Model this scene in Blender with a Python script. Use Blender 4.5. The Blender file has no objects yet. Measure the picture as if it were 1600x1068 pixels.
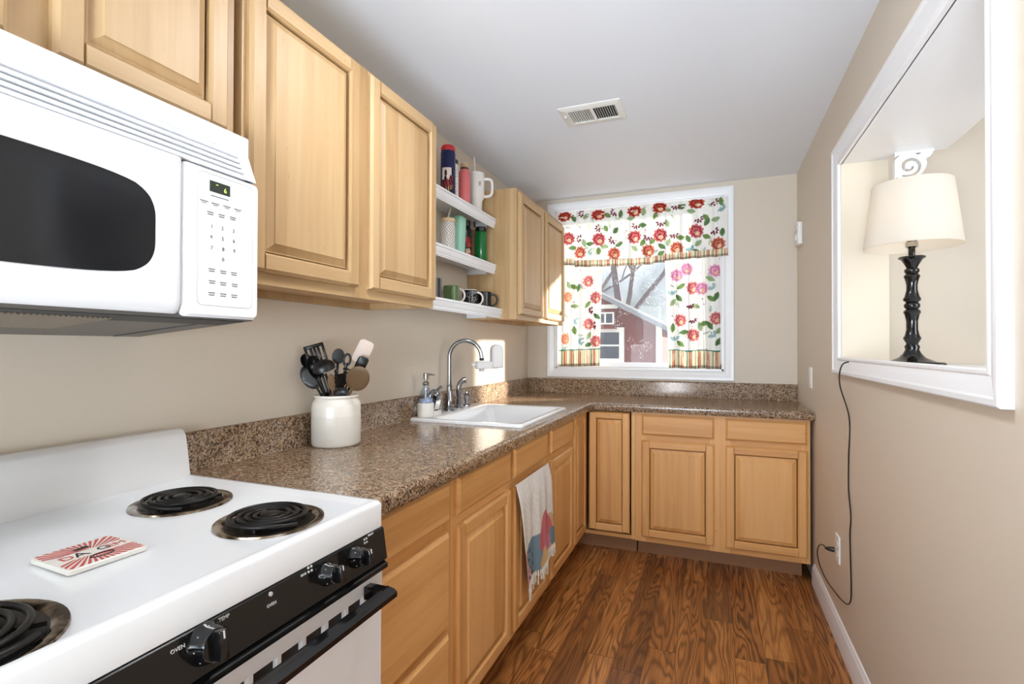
import bpy, bmesh, math, random
import numpy as np
from mathutils import Vector, Matrix
random.seed(7)
C = bpy.context.scene.collection
SC = bpy.context.scene

# ------------------------------------------------------------------ camera
CAM_F, CAM_YAW, CAM_PITCH, CAM_ROLL = 795.6161, 0.3777, 0.0089, 0.0027
cam_d = bpy.data.cameras.new('camera'); cam = bpy.data.objects.new('camera', cam_d); C.objects.link(cam)
cam_d.sensor_width = 36.0; cam_d.sensor_fit = 'HORIZONTAL'; cam_d.lens = CAM_F * 36.0 / 1600.0
cam_d.shift_y = 0.8555 / 1600.0
cam_d.clip_start = 0.02; cam_d.clip_end = 300
fw = Vector((-math.sin(CAM_YAW) * math.cos(CAM_PITCH), math.cos(CAM_YAW) * math.cos(CAM_PITCH), math.sin(CAM_PITCH)))
rt = Vector((math.cos(CAM_YAW), math.sin(CAM_YAW), 0)); up = rt.cross(fw)
r2 = rt * math.cos(CAM_ROLL) + up * math.sin(CAM_ROLL); u2 = -rt * math.sin(CAM_ROLL) + up * math.cos(CAM_ROLL)
cam.matrix_world = Matrix(((r2.x, u2.x, -fw.x, 1.3406), (r2.y, u2.y, -fw.y, 0.0), (r2.z, u2.z, -fw.z, 1.2558), (0, 0, 0, 1)))
SC.camera = cam

# ------------------------------------------------------------------ world, sun, lights, exposure
W = bpy.data.worlds.new('sky'); SC.world = W; W.use_nodes = True
nt = W.node_tree; nt.nodes.clear()
wo = nt.nodes.new('ShaderNodeOutputWorld'); bg = nt.nodes.new('ShaderNodeBackground')
sky = nt.nodes.new('ShaderNodeTexSky'); sky.sky_type = 'HOSEK_WILKIE'
sky.sun_direction = Vector((0.70, 0.62, 0.30)).normalized(); sky.turbidity = 3.0; sky.ground_albedo = 0.4
tc = nt.nodes.new('ShaderNodeTexCoord'); nz = nt.nodes.new('ShaderNodeTexNoise'); nz.inputs['Scale'].default_value = 2.2; nz.inputs['Detail'].default_value = 6
cr = nt.nodes.new('ShaderNodeValToRGB'); cr.color_ramp.elements[0].position = 0.36; cr.color_ramp.elements[1].position = 0.60
mx = nt.nodes.new('ShaderNodeMixRGB'); mx.inputs[2].default_value = (0.95, 1.03, 1.15, 1)
nt.links.new(tc.outputs['Generated'], nz.inputs['Vector']); nt.links.new(nz.outputs['Fac'], cr.inputs['Fac'])
nt.links.new(cr.outputs['Color'], mx.inputs[0]); nt.links.new(sky.outputs['Color'], mx.inputs[1])
nt.links.new(mx.outputs['Color'], bg.inputs['Color']); bg.inputs['Strength'].default_value = 1.15
nt.links.new(bg.outputs['Background'], wo.inputs['Surface'])

def light(name, kind, loc, energy, color=(1, 1, 1), size=None, sizey=None, direction=None, radius=None, spread=None):
    d = bpy.data.lights.new(name, kind); o = bpy.data.objects.new(name, d); C.objects.link(o)
    d.energy = energy; d.color = color; o.location = loc
    if kind == 'AREA':
        d.shape = 'RECTANGLE'; d.size = size; d.size_y = sizey or size
        if spread: d.spread = spread
    if radius is not None: d.shadow_soft_size = radius
    if direction is not None: o.rotation_euler = Vector(direction).to_track_quat('-Z', 'Y').to_euler()
    return o
sun = light('sun', 'SUN', (6, 8, 4), 9, (1.0, 0.93, 0.82), direction=(-0.80, -0.714, -0.32)); sun.data.angle = math.radians(5)
light('rear_fill', 'AREA', (0.92, -4.9, 1.35), 26, (0.80, 0.90, 1.0), 1.6, 2.0, (0, 1, 0.0))  # added soft fill facing the kitchen from behind the camera
light('ceiling_fill', 'AREA', (1.0, -1.2, 0.95), 12, (0.76, 0.89, 1.0), 0.7, 0.7, (0.02, 3.3, 1.75), spread=math.radians(85))  # added unseen fill aimed up to brighten the ceiling
light('rear_left_fill', 'AREA', (0.06, -1.5, 1.35), 26, (0.80, 0.90, 1.0), 1.3, 1.3, (1, 0.75, 0))  # added fill with no window behind it, lifts the right wall
light('rear_right_fill', 'AREA', (1.78, -1.7, 1.1), 11, (0.80, 0.90, 1.0), 1.2, 1.4, (-0.8, 1, -0.1))  # added fill from the right rear, brightens the lower doors
light('side_room_fill', 'AREA', (3.3, 1.2, 1.7), 13, (0.92, 0.96, 1.0), 1.0, 1.2, (-1, 0.35, 0))  # added area light, brightens the side room and spills through the pass-through
light('ceiling_lamp_glow', 'AREA', (0.885, 1.235, 2.27), 5.5, (0.95, 0.97, 1.0), 0.26, 0.26, (0, 0, -1))
SC.view_settings.view_transform = 'Standard'; SC.view_settings.look = 'None'
SC.view_settings.gamma = 1.0; SC.view_settings.use_curve_mapping = False
SC.view_settings.exposure = 0.92

# ------------------------------------------------------------------ materials
def lin(r, g, b):
    f = lambda c: ((c / 255) / 12.92 if c / 255 <= 0.04045 else ((c / 255 + 0.055) / 1.055) ** 2.4)
    return (f(r), f(g), f(b), 1.0)
def mat(name, col=(200, 200, 200), rough=0.5, metal=0.0, spec=0.5, **kw):
    m = bpy.data.materials.new(name); m.use_nodes = True
    b = m.node_tree.nodes['Principled BSDF']
    b.inputs['Base Color'].default_value = lin(*col); b.inputs['Roughness'].default_value = rough
    b.inputs['Metallic'].default_value = metal; b.inputs['Specular IOR Level'].default_value = spec
    for k, v in kw.items(): b.inputs[k.replace('_', ' ')].default_value = v
    return m
class N:
    """small node graph helper"""
    def __init__(s, m): s.m = m; s.t = m.node_tree; s.b = s.t.nodes['Principled BSDF']
    def n(s, typ, **kw):
        x = s.t.nodes.new(typ)
        for k, v in kw.items(): setattr(x, k, v)
        return x
    def put(s, sock, v):
        if isinstance(v, bpy.types.NodeSocket): s.t.links.new(v, sock)
        elif v is not None: sock.default_value = v
    def math(s, op, a, b=None, c=None):
        x = s.n('ShaderNodeMath', operation=op); s.put(x.inputs[0], a)
        if b is not None: s.put(x.inputs[1], b)
        if c is not None: s.put(x.inputs[2], c)
        return x.outputs[0]
    def noise(s, vec, scale=5, detail=2, rough=0.5, dist=0.0):
        x = s.n('ShaderNodeTexNoise'); s.put(x.inputs['Vector'], vec); x.inputs['Scale'].default_value = scale
        x.inputs['Detail'].default_value = detail; x.inputs['Roughness'].default_value = rough; x.inputs['Distortion'].default_value = dist
        return x.outputs['Fac']
    def comb(s, x_, y_, z_):
        x = s.n('ShaderNodeCombineXYZ'); s.put(x.inputs[0], x_); s.put(x.inputs[1], y_); s.put(x.inputs[2], z_); return x.outputs[0]
    def sep(s, v):
        x = s.n('ShaderNodeSeparateXYZ'); s.put(x.inputs[0], v); return x.outputs
    def ramp(s, fac, stops):
        x = s.n('ShaderNodeValToRGB'); e = x.color_ramp.elements
        while len(e) < len(stops): e.new(0.5)
        for i, (p, c) in enumerate(stops): e[i].position = p; e[i].color = c if len(c) == 4 else lin(*c)
        s.put(x.inputs[0], fac); return x.outputs[0]
    def mix(s, f, a, b, blend='MIX'):
        x = s.n('ShaderNodeMixRGB', blend_type=blend); s.put(x.inputs[0], f); s.put(x.inputs[1], a); s.put(x.inputs[2], b); return x.outputs[0]
    def bump(s, h, strength=0.2, dist=0.01):
        x = s.n('ShaderNodeBump'); s.put(x.inputs['Height'], h); x.inputs['Strength'].default_value = strength; x.inputs['Distance'].default_value = dist
        s.t.links.new(x.outputs[0], s.b.inputs['Normal'])
    def base(s, c): s.t.links.new(c, s.b.inputs['Base Color'])
    def obj(s): return s.n('ShaderNodeTexCoord').outputs['Object']
    def rnd(s): return s.n('ShaderNodeObjectInfo').outputs['Random']

def wood(name, axis, light_c, mid_c, dark_c, strip=0.105, rough=0.46):
    m = mat(name, mid_c, rough); g = N(m); o = g.sep(g.obj()); r = g.rnd()
    a, b_ = {'z': (g.math('ADD', o[0], o[1]), o[2]), 'y': (g.math('ADD', o[2], g.math('MULTIPLY', o[0], 0.5)), o[1]), 'x': (g.math('ADD', o[2], g.math('MULTIPLY', o[1], 0.5)), o[0])}[axis]
    cell = g.math('FLOOR', g.math('DIVIDE', g.math('ADD', a, g.math('MULTIPLY', r, 3.7)), strip))
    wn = g.n('ShaderNodeTexWhiteNoise'); wn.noise_dimensions = '2D'; g.put(wn.inputs['Vector'], g.comb(cell, r, 0.0)); wv = wn.outputs['Value']
    v = g.comb(g.math('ADD', g.math('MULTIPLY', a, 34.0), g.math('MULTIPLY', wv, 31.0)), g.math('ADD', g.math('MULTIPLY', b_, 1.7), g.math('MULTIPLY', r, 50.0)), wv)
    n1 = g.noise(v, 1.0, 4, 0.6, 0.6)
    v2 = g.comb(g.math('MULTIPLY', a, 9.0), g.math('MULTIPLY', b_, 1.1), g.math('ADD', g.math('MULTIPLY', wv, 9.0), r))
    n2 = g.noise(v2, 1.3, 3, 0.5, 1.2)
    f = g.math('ADD', g.math('MULTIPLY', n1, 0.5), g.math('MULTIPLY', n2, 0.3))
    f = g.math('ADD', f, g.math('MULTIPLY', g.math('SUBTRACT', wv, 0.5), 0.30))
    c = g.ramp(f, [(0.18, dark_c), (0.42, mid_c), (0.66, light_c)])
    # small mineral flecks of maple
    v3 = g.comb(g.math('MULTIPLY', a, 60.0), g.math('MULTIPLY', b_, 22.0), r)
    fl = g.ramp(g.noise(v3, 1.0, 1), [(0.74, (0, 0, 0, 1)), (0.80, (1, 1, 1, 1))])
    c = g.mix(g.math('MULTIPLY', fl, 0.25), c, lin(150, 105, 65))
    g.base(c); g.bump(n1, 0.05, 0.002)
    return m
UP = ((196, 165, 123), (187, 154, 111), (170, 136, 93)); LO = ((232, 179, 117), (222, 167, 103), (202, 144, 82))  # one maple in two tones, lighting differences put into the base colours
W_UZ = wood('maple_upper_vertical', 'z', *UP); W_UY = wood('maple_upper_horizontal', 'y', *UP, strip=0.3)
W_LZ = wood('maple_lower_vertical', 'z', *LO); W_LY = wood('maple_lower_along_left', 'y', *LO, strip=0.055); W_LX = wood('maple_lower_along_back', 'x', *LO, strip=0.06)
W_IN = wood('birch_interior', 'y', (226, 190, 145), (214, 176, 130), (196, 154, 106), rough=0.55)

def paint(name, col, rough=0.6, bump=0.12, sc=90, marks=0.0):
    m = mat(name, col, rough); g = N(m); o = g.obj()
    n = g.noise(o, 1.3, 3); c = g.mix(g.math('MULTIPLY', n, 0.10), lin(*col), lin(*[int(k * 0.9) for k in col]))
    if marks:
        s_ = g.ramp(g.noise(o, 26.0, 4, 0.7), [(0.70, (0, 0, 0, 1)), (0.74, (1, 1, 1, 1))])
        c = g.mix(g.math('MULTIPLY', s_, marks), c, lin(150, 140, 128))
    g.base(c); g.bump(g.noise(o, sc, 2), bump, 0.002); return m
WALL = paint('beige_wall_paint', (215, 203, 186), 0.55, marks=0.12)
JAMB = paint('cream_jamb_paint', (222, 210, 190), 0.55)
CEIL = paint('ceiling_white_paint', (234, 238, 245), 0.7, marks=0.08)
TRIM = paint('white_trim_paint', (240, 241, 243), 0.3, 0.05, 30)
SHELFW = paint('brushed_white_shelf_paint', (238, 239, 242), 0.4, 0.2, 60)
ENAMEL = mat('white_enamel', (236, 237, 238), 0.12, spec=0.6, Coat_Weight=0.4, Coat_Roughness=0.05)
PLAST = mat('white_plastic', (236, 237, 240), 0.14, spec=0.6)
PLASTM = mat('white_matte_plastic', (232, 231, 226), 0.45)
BGLOSS = mat('black_gloss', (14, 14, 15), 0.12, spec=0.6)
BGLASS = mat('dark_oven_glass', (32, 33, 36), 0.10, spec=0.35)
BPLAST = mat('black_plastic', (20, 20, 21), 0.35)
BNYLON = mat('black_nylon', (17, 17, 18), 0.38)
COILM = mat('dark_coil_metal', (38, 36, 35), 0.42, 0.6)
CHROME = mat('chrome', (150, 153, 158), 0.10, 1.0)
STEEL = mat('brushed_steel', (165, 160, 155), 0.28, 1.0)
DARKCH = mat('near_black_finish', (20, 17, 15), 0.4, 0.3)  # near-black for drip bowl centres and the sheet behind oven slots
def bowl_mat():
    m = mat('stained_chrome_bowl', (150, 145, 140), 0.18, 1.0); g = N(m)
    n = g.noise(g.obj(), 22, 4, 0.6); g.base(g.ramp(n, [(0.40, (55, 42, 32)), (0.52, (150, 135, 118)), (0.65, (205, 203, 200))])); return m
BOWL = bowl_mat()
SINKM = mat('white_sink_enamel', (240, 240, 240), 0.14, spec=0.6)
WHITEC = mat('white_ceramic', (232, 228, 220), 0.18, spec=0.6)
GREY = mat('mid_grey_print', (100, 100, 104), 0.5)
WPRINT = mat('white_print', (210, 210, 210), 0.5)
BLACKI = mat('black_print', (25, 25, 25), 0.5)
GAP = mat('dark_gap', (22, 17, 13), 0.8)
TOEK = paint('brown_kick_board', (150, 106, 72), 0.5)
UNDER = mat('grey_metal_pan', (105, 103, 100), 0.4, 0.5)
GASK = mat('dark_gasket', (60, 60, 60), 0.6)

def granite():
    m = mat('brown_granite_laminate', (140, 115, 95), 0.16, spec=0.5); g = N(m); o = g.obj()
    vz = g.n('ShaderNodeTexVoronoi'); vz.feature = 'F1'; vz.inputs['Scale'].default_value = 230; 
    wob = g.n('ShaderNodeVectorMath', operation='ADD'); g.put(wob.inputs[0], o)
    nn = g.n('ShaderNodeTexNoise'); nn.inputs['Scale'].default_value = 60; g.put(nn.inputs['Vector'], o)
    sc = g.n('ShaderNodeVectorMath', operation='SCALE'); g.put(sc.inputs[0], nn.outputs['Color']); sc.inputs['Scale'].default_value = 0.016
    g.put(wob.inputs[1], sc.outputs[0]); g.put(vz.inputs['Vector'], wob.outputs[0])
    r = g.sep(vz.outputs['Color'])[0]
    big = g.noise(o, 38, 4, 0.65)
    f = g.math('ADD', g.math('MULTIPLY', r, 0.55), g.math('MULTIPLY', big, 0.55))
    g.base(g.ramp(f, [(0.22, (44, 31, 25)), (0.38, (84, 62, 46)), (0.50, (128, 100, 74)), (0.64, (168, 138, 106)), (0.76, (156, 138, 122)), (0.90, (204, 184, 156))]))
    g.bump(big, 0.04, 0.001); return m
GRAN = granite()

def floor_mat():
    m = mat('walnut_plank_laminate', (120, 75, 40), 0.25, spec=0.45); g = N(m); o = g.sep(g.obj())
    pw = 0.1125; xx = g.math('DIVIDE', g.math('SUBTRACT', o[0], 0.967), pw); ci = g.math('FLOOR', xx); fx = g.math('FRACT', xx)
    w1 = g.n('ShaderNodeTexWhiteNoise', noise_dimensions='1D'); g.put(w1.inputs['W'], ci)
    yy = g.math('ADD', g.math('DIVIDE', o[1], 1.15), g.math('MULTIPLY', w1.outputs['Value'], 7.3)); cj = g.math('FLOOR', yy); fy = g.math('FRACT', yy)
    w2 = g.n('ShaderNodeTexWhiteNoise', noise_dimensions='2D'); g.put(w2.inputs['Vector'], g.comb(ci, cj, 0.0)); hv = w2.outputs['Value']
    hx = g.sep(w2.outputs['Color'])
    v = g.comb(g.math('ADD', g.math('MULTIPLY', o[0], 8.0), g.math('MULTIPLY', hx[0], 40.0)), g.math('ADD', g.math('MULTIPLY', o[1], 0.75), g.math('MULTIPLY', hx[1], 40.0)), 0.0)
    n = g.noise(v, 1.0, 2.5, 0.5, 0.35)
    rings = g.math('MULTIPLY_ADD', g.math('SINE', g.math('MULTIPLY', n, 120.0)), 0.5, 0.5)
    line = g.math('POWER', rings, 2.2)
    fine = g.noise(g.comb(g.math('MULTIPLY', o[0], 330.0), g.math('MULTIPLY', o[1], 8.0), hx[2]), 1.0, 3, 0.6)
    med = g.noise(g.comb(g.math('MULTIPLY', o[0], 30.0), g.math('MULTIPLY', o[1], 1.6), hx[2]), 1.0, 3, 0.6)
    slow = g.noise(v, 0.5, 1.0)
    f = g.math('ADD', g.math('MULTIPLY', hv, 0.34), g.math('MULTIPLY', med, 0.62))
    c = g.ramp(f, [(0.24, (124, 78, 44)), (0.42, (168, 106, 55)), (0.60, (202, 134, 72)), (0.80, (218, 160, 100))])
    amt = g.math('MULTIPLY', g.math('MULTIPLY', line, slow), 1.25)
    c = g.mix(amt, c, lin(66, 38, 22))
    fr = g.ramp(fine, [(0.38, (1, 1, 1, 1)), (0.60, (0, 0, 0, 1))])
    c = g.mix(g.math('MULTIPLY', fr, 0.46), c, lin(88, 50, 26))
    e1 = g.math('LESS_THAN', fx, 0.016); e2 = g.math('LESS_THAN', fy, 0.0022); e = g.math('MAXIMUM', e1, e2)
    c = g.mix(g.math('MULTIPLY', e, 0.75), c, lin(34, 19, 10)); g.base(c)
    g.bump(g.math('SUBTRACT', fine, g.math('MULTIPLY', e, 1.0)), 0.12, 0.001); return m
FLOORM = floor_mat()

def attr_mat(name, rough=0.8, trans=0.0, spec=0.3):
    m = mat(name, (255, 255, 255), rough, spec=spec); g = N(m); a = g.n('ShaderNodeVertexColor', layer_name='Col'); col = a.outputs['Color']
    g.base(col)
    if trans:
        t = g.n('ShaderNodeBsdfTranslucent'); g.put(t.inputs['Color'], col); ms = g.n('ShaderNodeMixShader'); ms.inputs[0].default_value = trans
        out = [x for x in g.t.nodes if x.type == 'OUTPUT_MATERIAL'][0]
        g.t.links.new(g.b.outputs[0], ms.inputs[1]); g.t.links.new(t.outputs[0], ms.inputs[2]); g.t.links.new(ms.outputs[0], out.inputs['Surface'])
    return m
FABRIC = attr_mat('printed_curtain_cotton', 0.9, 0.20); TOWELM = attr_mat('printed_towel_cotton', 0.95, 0.1); PRINTED = attr_mat('printed_gloss', 0.22)

def glass_mat(name, tint=(1, 1, 1), dirt=0.0):
    m = bpy.data.materials.new(name); m.use_nodes = True; t = m.node_tree; t.nodes.clear()
    o = t.nodes.new('ShaderNodeOutputMaterial'); tr = t.nodes.new('ShaderNodeBsdfTransparent'); gl = t.nodes.new('ShaderNodeBsdfGlossy'); ms = t.nodes.new('ShaderNodeMixShader')
    tr.inputs[0].default_value = (*tint, 1); gl.inputs['Roughness'].default_value = 0.02; ms.inputs[0].default_value = 0.015 if dirt else 0.06
    t.links.new(tr.outputs[0], ms.inputs[1]); t.links.new(gl.outputs[0], ms.inputs[2]); last = ms.outputs[0]
    if dirt:
        tc = t.nodes.new('ShaderNodeTexCoord'); mp = t.nodes.new('ShaderNodeMapping'); mp.inputs['Scale'].default_value = (1, 1, 0.55)
        t.links.new(tc.outputs['Object'], mp.inputs[0])
        vo = t.nodes.new('ShaderNodeTexVoronoi'); vo.inputs['Scale'].default_value = 95; t.links.new(mp.outputs[0], vo.inputs['Vector'])
        lt = t.nodes.new('ShaderNodeMath'); lt.operation = 'LESS_THAN'; lt.inputs[1].default_value = 0.26; t.links.new(vo.outputs['Distance'], lt.inputs[0])
        no = t.nodes.new('ShaderNodeTexNoise'); no.inputs['Scale'].default_value = 5; t.links.new(tc.outputs['Object'], no.inputs['Vector'])
        gt = t.nodes.new('ShaderNodeMath'); gt.operation = 'GREATER_THAN'; gt.inputs[1].default_value = 0.5; t.links.new(no.outputs['Fac'], gt.inputs[0])
        mu = t.nodes.new('ShaderNodeMath'); mu.operation = 'MULTIPLY'; t.links.new(lt.outputs[0], mu.inputs[0]); t.links.new(gt.outputs[0], mu.inputs[1])
        ad = t.nodes.new('ShaderNodeMath'); ad.operation = 'MULTIPLY_ADD'; t.links.new(mu.outputs[0], ad.inputs[0]); ad.inputs[1].default_value = 0.10; ad.inputs[2].default_value = dirt
        tl = t.nodes.new('ShaderNodeBsdfTranslucent'); tl.inputs[0].default_value = (0.9, 0.93, 1, 1)
        m2 = t.nodes.new('ShaderNodeMixShader'); t.links.new(ad.outputs[0], m2.inputs[0]); t.links.new(last, m2.inputs[1]); t.links.new(tl.outputs[0], m2.inputs[2]); last = m2.outputs[0]
    t.links.new(last, o.inputs[0]); return m
PANE = glass_mat('rain_spotted_window_glass', dirt=0.015); CLEAR = glass_mat('clear_glass', (0.80, 0.86, 0.95))
def emis(name, col, s):
    m = mat(name, col, 0.5); b = m.node_tree.nodes['Principled BSDF']; b.inputs['Emission Color'].default_value = lin(*col); b.inputs['Emission Strength'].default_value = s; return m

# ------------------------------------------------------------------ mesh helpers
ORG = {}
class B:
    def __init__(s, m=None): s.bm = bmesh.new(); s.mi = 0
    def _f(s, fs):
        for f in fs: f.material_index = s.mi
        return fs
    def face(s, pts, vs=None):
        vs = vs or [s.bm.verts.new(p) for p in pts]
        try: f = s.bm.faces.new(vs); f.material_index = s.mi; return f
        except ValueError: return None
    def box(s, x0, x1, y0, y1, z0, z1, bev=0.0, seg=1):
        n = len(s.bm.faces)
        vs = [s.bm.verts.new((x, y, z)) for x in (x0, x1) for y in (y0, y1) for z in (z0, z1)]
        fs = [s.face(None, [vs[i] for i in q]) for q in ((0, 1, 3, 2), (4, 6, 7, 5), (0, 4, 5, 1), (2, 3, 7, 6), (0, 2, 6, 4), (1, 5, 7, 3))]
        if bev:
            es = list({e for f in fs for e in f.edges})
            r = bmesh.ops.bevel(s.bm, geom=es, offset=bev, segments=seg, affect='EDGES', profile=0.5)
            s._f(r['faces'])
        return s
    def xbox(s, M, sx, sy, sz, bev=0.0, seg=1):
        """box centred on M"""
        t = B(); t.mi = s.mi; t.box(-sx / 2, sx / 2, -sy / 2, sy / 2, -sz / 2, sz / 2, bev, seg); return s.add(t, M)
    def add(s, t, M=Matrix.Identity(4)):
        mp = {v: s.bm.verts.new(M @ v.co) for v in t.bm.verts}
        for f in t.bm.faces:
            try: nf = s.bm.faces.new([mp[v] for v in f.verts]); nf.material_index = f.material_index
            except ValueError: pass
        t.bm.free(); return s
    def loft(s, rings, close=True, cap0=True, cap1=True):
        R = [[s.bm.verts.new(p) for p in r] for r in rings]; n = len(R[0])
        for a, b in zip(R, R[1:]):
            for i in range(n if close else n - 1):
                s.face(None, [a[i], a[(i + 1) % n], b[(i + 1) % n], b[i]])
        if cap0: s.face(None, R[0][::-1])
        if cap1: s.face(None, R[-1])
        return s
    def lathe(s, prof, c=(0, 0, 0), seg=32, M=None, sx=1, sy=1, cap0=True, cap1=True):
        rings = []
        for r, z in prof:
            rg = []
            for i in range(seg):
                a = 2 * math.pi * i / seg; p = Vector((max(r, 1e-5) * math.cos(a) * sx, max(r, 1e-5) * math.sin(a) * sy, z))
                if M: p = M @ p
                rg.append(p + Vector(c))
            rings.append(rg)
        return s.loft(rings, True, cap0, cap1)
    def tube(s, pts, r, seg=10, closed=False):
        pts = [Vector(p) for p in pts]; n = len(pts); rr = r if isinstance(r, (list, tuple)) else [r] * n
        rings = []; prev = None
        for i, p in enumerate(pts):
            if closed: t = (pts[(i + 1) % n] - pts[i - 1])
            else: t = pts[min(i + 1, n - 1)] - pts[max(i - 1, 0)]
            t.normalize()
            if prev is None: a = Vector((0, 0, 1)) if abs(t.z) < 0.9 else Vector((1, 0, 0)); u = t.cross(a).normalized()
            else: u = (prev - t * prev.dot(t)).normalized()
            v = t.cross(u); prev = u
            rings.append([p + (u * math.cos(2 * math.pi * k / seg) + v * math.sin(2 * math.pi * k / seg)) * rr[i] for k in range(seg)])
        if closed: rings.append(rings[0])
        return s.loft(rings, True, not closed, not closed)
    def prism(s, poly, f0, f1):
        """poly list of 2d, f0/f1 functions mapping 2d to 3d for both ends"""
        return s.loft([[f0(*p) for p in poly], [f1(*p) for p in poly]])
    def grid(s, nu, nv, fn):
        V = [[s.bm.verts.new(fn(i / nu, j / nv)) for j in range(nv + 1)] for i in range(nu + 1)]
        for i in range(nu):
            for j in range(nv): s.face(None, [V[i][j], V[i + 1][j], V[i + 1][j + 1], V[i][j + 1]])
        return V
    def done(s, name, mats, parent=None, at=None, ang=35, recalc=True, sub=0):
        if not isinstance(mats, (list, tuple)): mats = [mats]
        if parent is not None: org = ORG[parent]
        else:
            cs = [v.co for v in s.bm.verts]
            org = Vector(at) if at is not None else Vector((sum(c.x for c in cs) / len(cs), sum(c.y for c in cs) / len(cs), min(c.z for c in cs)))
        if recalc: bmesh.ops.recalc_face_normals(s.bm, faces=s.bm.faces[:])
        for v in s.bm.verts: v.co -= org
        me = bpy.data.meshes.new(name); s.bm.to_mesh(me); s.bm.free()
        for m in mats: me.materials.append(m)
        me.polygons.foreach_set('use_smooth', [True] * len(me.polygons)); me.set_sharp_from_angle(angle=math.radians(ang))
        o = bpy.data.objects.new(name, me); C.objects.link(o)
        if parent is not None: o.parent = parent
        else: o.location = org
        if sub: md = o.modifiers.new('sub', 'SUBSURF'); md.levels = sub; md.render_levels = sub
        ORG[o] = org; return o
def tag(o, label, cat, group=None):
    o['label'] = label; o['category'] = cat
    if group: o['group'] = group
    return o
def thing(name, loc, label, cat, group=None):
    o = bpy.data.objects.new(name, None); C.objects.link(o); o.location = loc; o.empty_display_size = 0.05; ORG[o] = Vector(loc)
    return tag(o, label, cat, group)
def struct(o): o['kind'] = 'structure'; return o
def lab(o, l): o['label'] = l; return o
def text_mesh(b, txt, size, origin, ud, vd, ext=0.0004, align='CENTER'):
    cu = bpy.data.curves.new('t', 'FONT'); cu.body = txt; cu.size = size; cu.align_x = align; cu.align_y = 'CENTER'; cu.extrude = ext; cu.resolution_u = 3
    o = bpy.data.objects.new('t', cu); C.objects.link(o)
    me = bpy.data.meshes.new_from_object(o.evaluated_get(bpy.context.evaluated_depsgraph_get()))
    U = Vector(ud); V = Vector(vd); Nn = U.cross(V).normalized(); O = Vector(origin)
    vs = [b.bm.verts.new(O + U * v.co.x + V * v.co.y + Nn * v.co.z) for v in me.vertices]
    for p in me.polygons: b.face(None, [vs[i] for i in p.vertices])
    bpy.data.objects.remove(o); bpy.data.curves.remove(cu); bpy.data.meshes.remove(me)
def paint_mesh(o, fn):
    me = o.data; n = len(me.vertices); co = np.empty(n * 3); me.vertices.foreach_get('co', co); co = co.reshape(-1, 3) + np.array(ORG[o])
    col = fn(co); lc = np.where(col / 255 <= 0.04045, col / 255 / 12.92, ((col / 255 + 0.055) / 1.055) ** 2.4)
    at = me.color_attributes.new('Col', 'FLOAT_COLOR', 'POINT'); at.data.foreach_set('color', np.hstack([lc, np.ones((n, 1))]).ravel())

# ------------------------------------------------------------------ room shell
XW, YB, ZC = 1.838, 3.714, 2.376
PY0, PY1, PZ0, PZ1 = 1.2426, 2.495, 1.190, 2.027      # pass-through clear opening
WX0, WX1, WZ0, WZ1 = 0.2255, 1.400, 1.0985, 2.275     # kitchen window clear opening
b = B(); b.box(-0.12, 4.2, -5.2, 3.84, -0.06, 0.0); struct(b.done('floor', FLOORM, at=(0, 0, 0)))
b = B(); b.box(-0.12, 4.2, -5.2, 3.84, ZC, ZC + 0.06); struct(b.done('ceiling', CEIL, at=(0, 0, ZC)))
b = B(); b.box(-0.12, 0, -5.2, 3.84, 0, ZC); struct(b.done('wall_left', WALL, at=(0, 0, 0)))
b = B(); T = YB + 0.12
b.box(0, WX0, YB, T, 0, ZC); b.box(WX1, XW + 0.14, YB, T, 0, ZC); b.box(WX0, WX1, YB, T, 0, WZ0); b.box(WX0, WX1, YB, T, WZ1, ZC)
struct(b.done('wall_back', WALL, at=(0, YB, 0)))
b = B(); XT = 2.0
b.box(XW, XT, -5.2, PY0, 0, ZC); b.box(XW, XT, PY1, YB, 0, ZC); b.box(XW, XT, PY0, PY1, 0, PZ0 - 0.02); b.box(XW, XT, PY0, PY1, PZ1 + 0.02, ZC)
struct(b.done('wall_right', WALL, at=(XW, 0, 0)))
b = B(); b.box(-0.12, 4.2, -5.3, -5.2, 0, ZC); struct(b.done('wall_rear', WALL, at=(0, -5.2, 0)))
b = B(); b.box(XT, 4.1, 2.67, 2.77, 0, ZC); struct(b.done('wall_side_room_back', WALL, at=(XT, 2.67, 0)))
b = B(); b.box(4.1, 4.2, -5.2, 2.77, 0, ZC); struct(b.done('wall_side_room_right', WALL, at=(4.1, 0, 0)))
# jamb lining
b = B(); b.box(XW - 0.002, XT + 0.004, PY1 - 0.006, PY1, PZ0, PZ1, 0.001); b.box(XW - 0.002, XT + 0.004, PY0, PY0 + 0.006, PZ0, PZ1, 0.001)
struct(b.done('trim_1', JAMB))
# header soffit slab
b = B(); b.box(XW - 0.001, 2.18, PY0 - 0.25, PY1 - 0.045, PZ1, PZ1 + 0.02, 0.001); b.box(XW - 0.001, XT, PY1 - 0.045, PY1, PZ1, PZ1 + 0.02)
b.box(XT, 2.18, PY0 - 0.25, PY1 - 0.045, PZ1 + 0.02, PZ1 + 0.08, 0.002)
struct(b.done('trim_2', TRIM))

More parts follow.
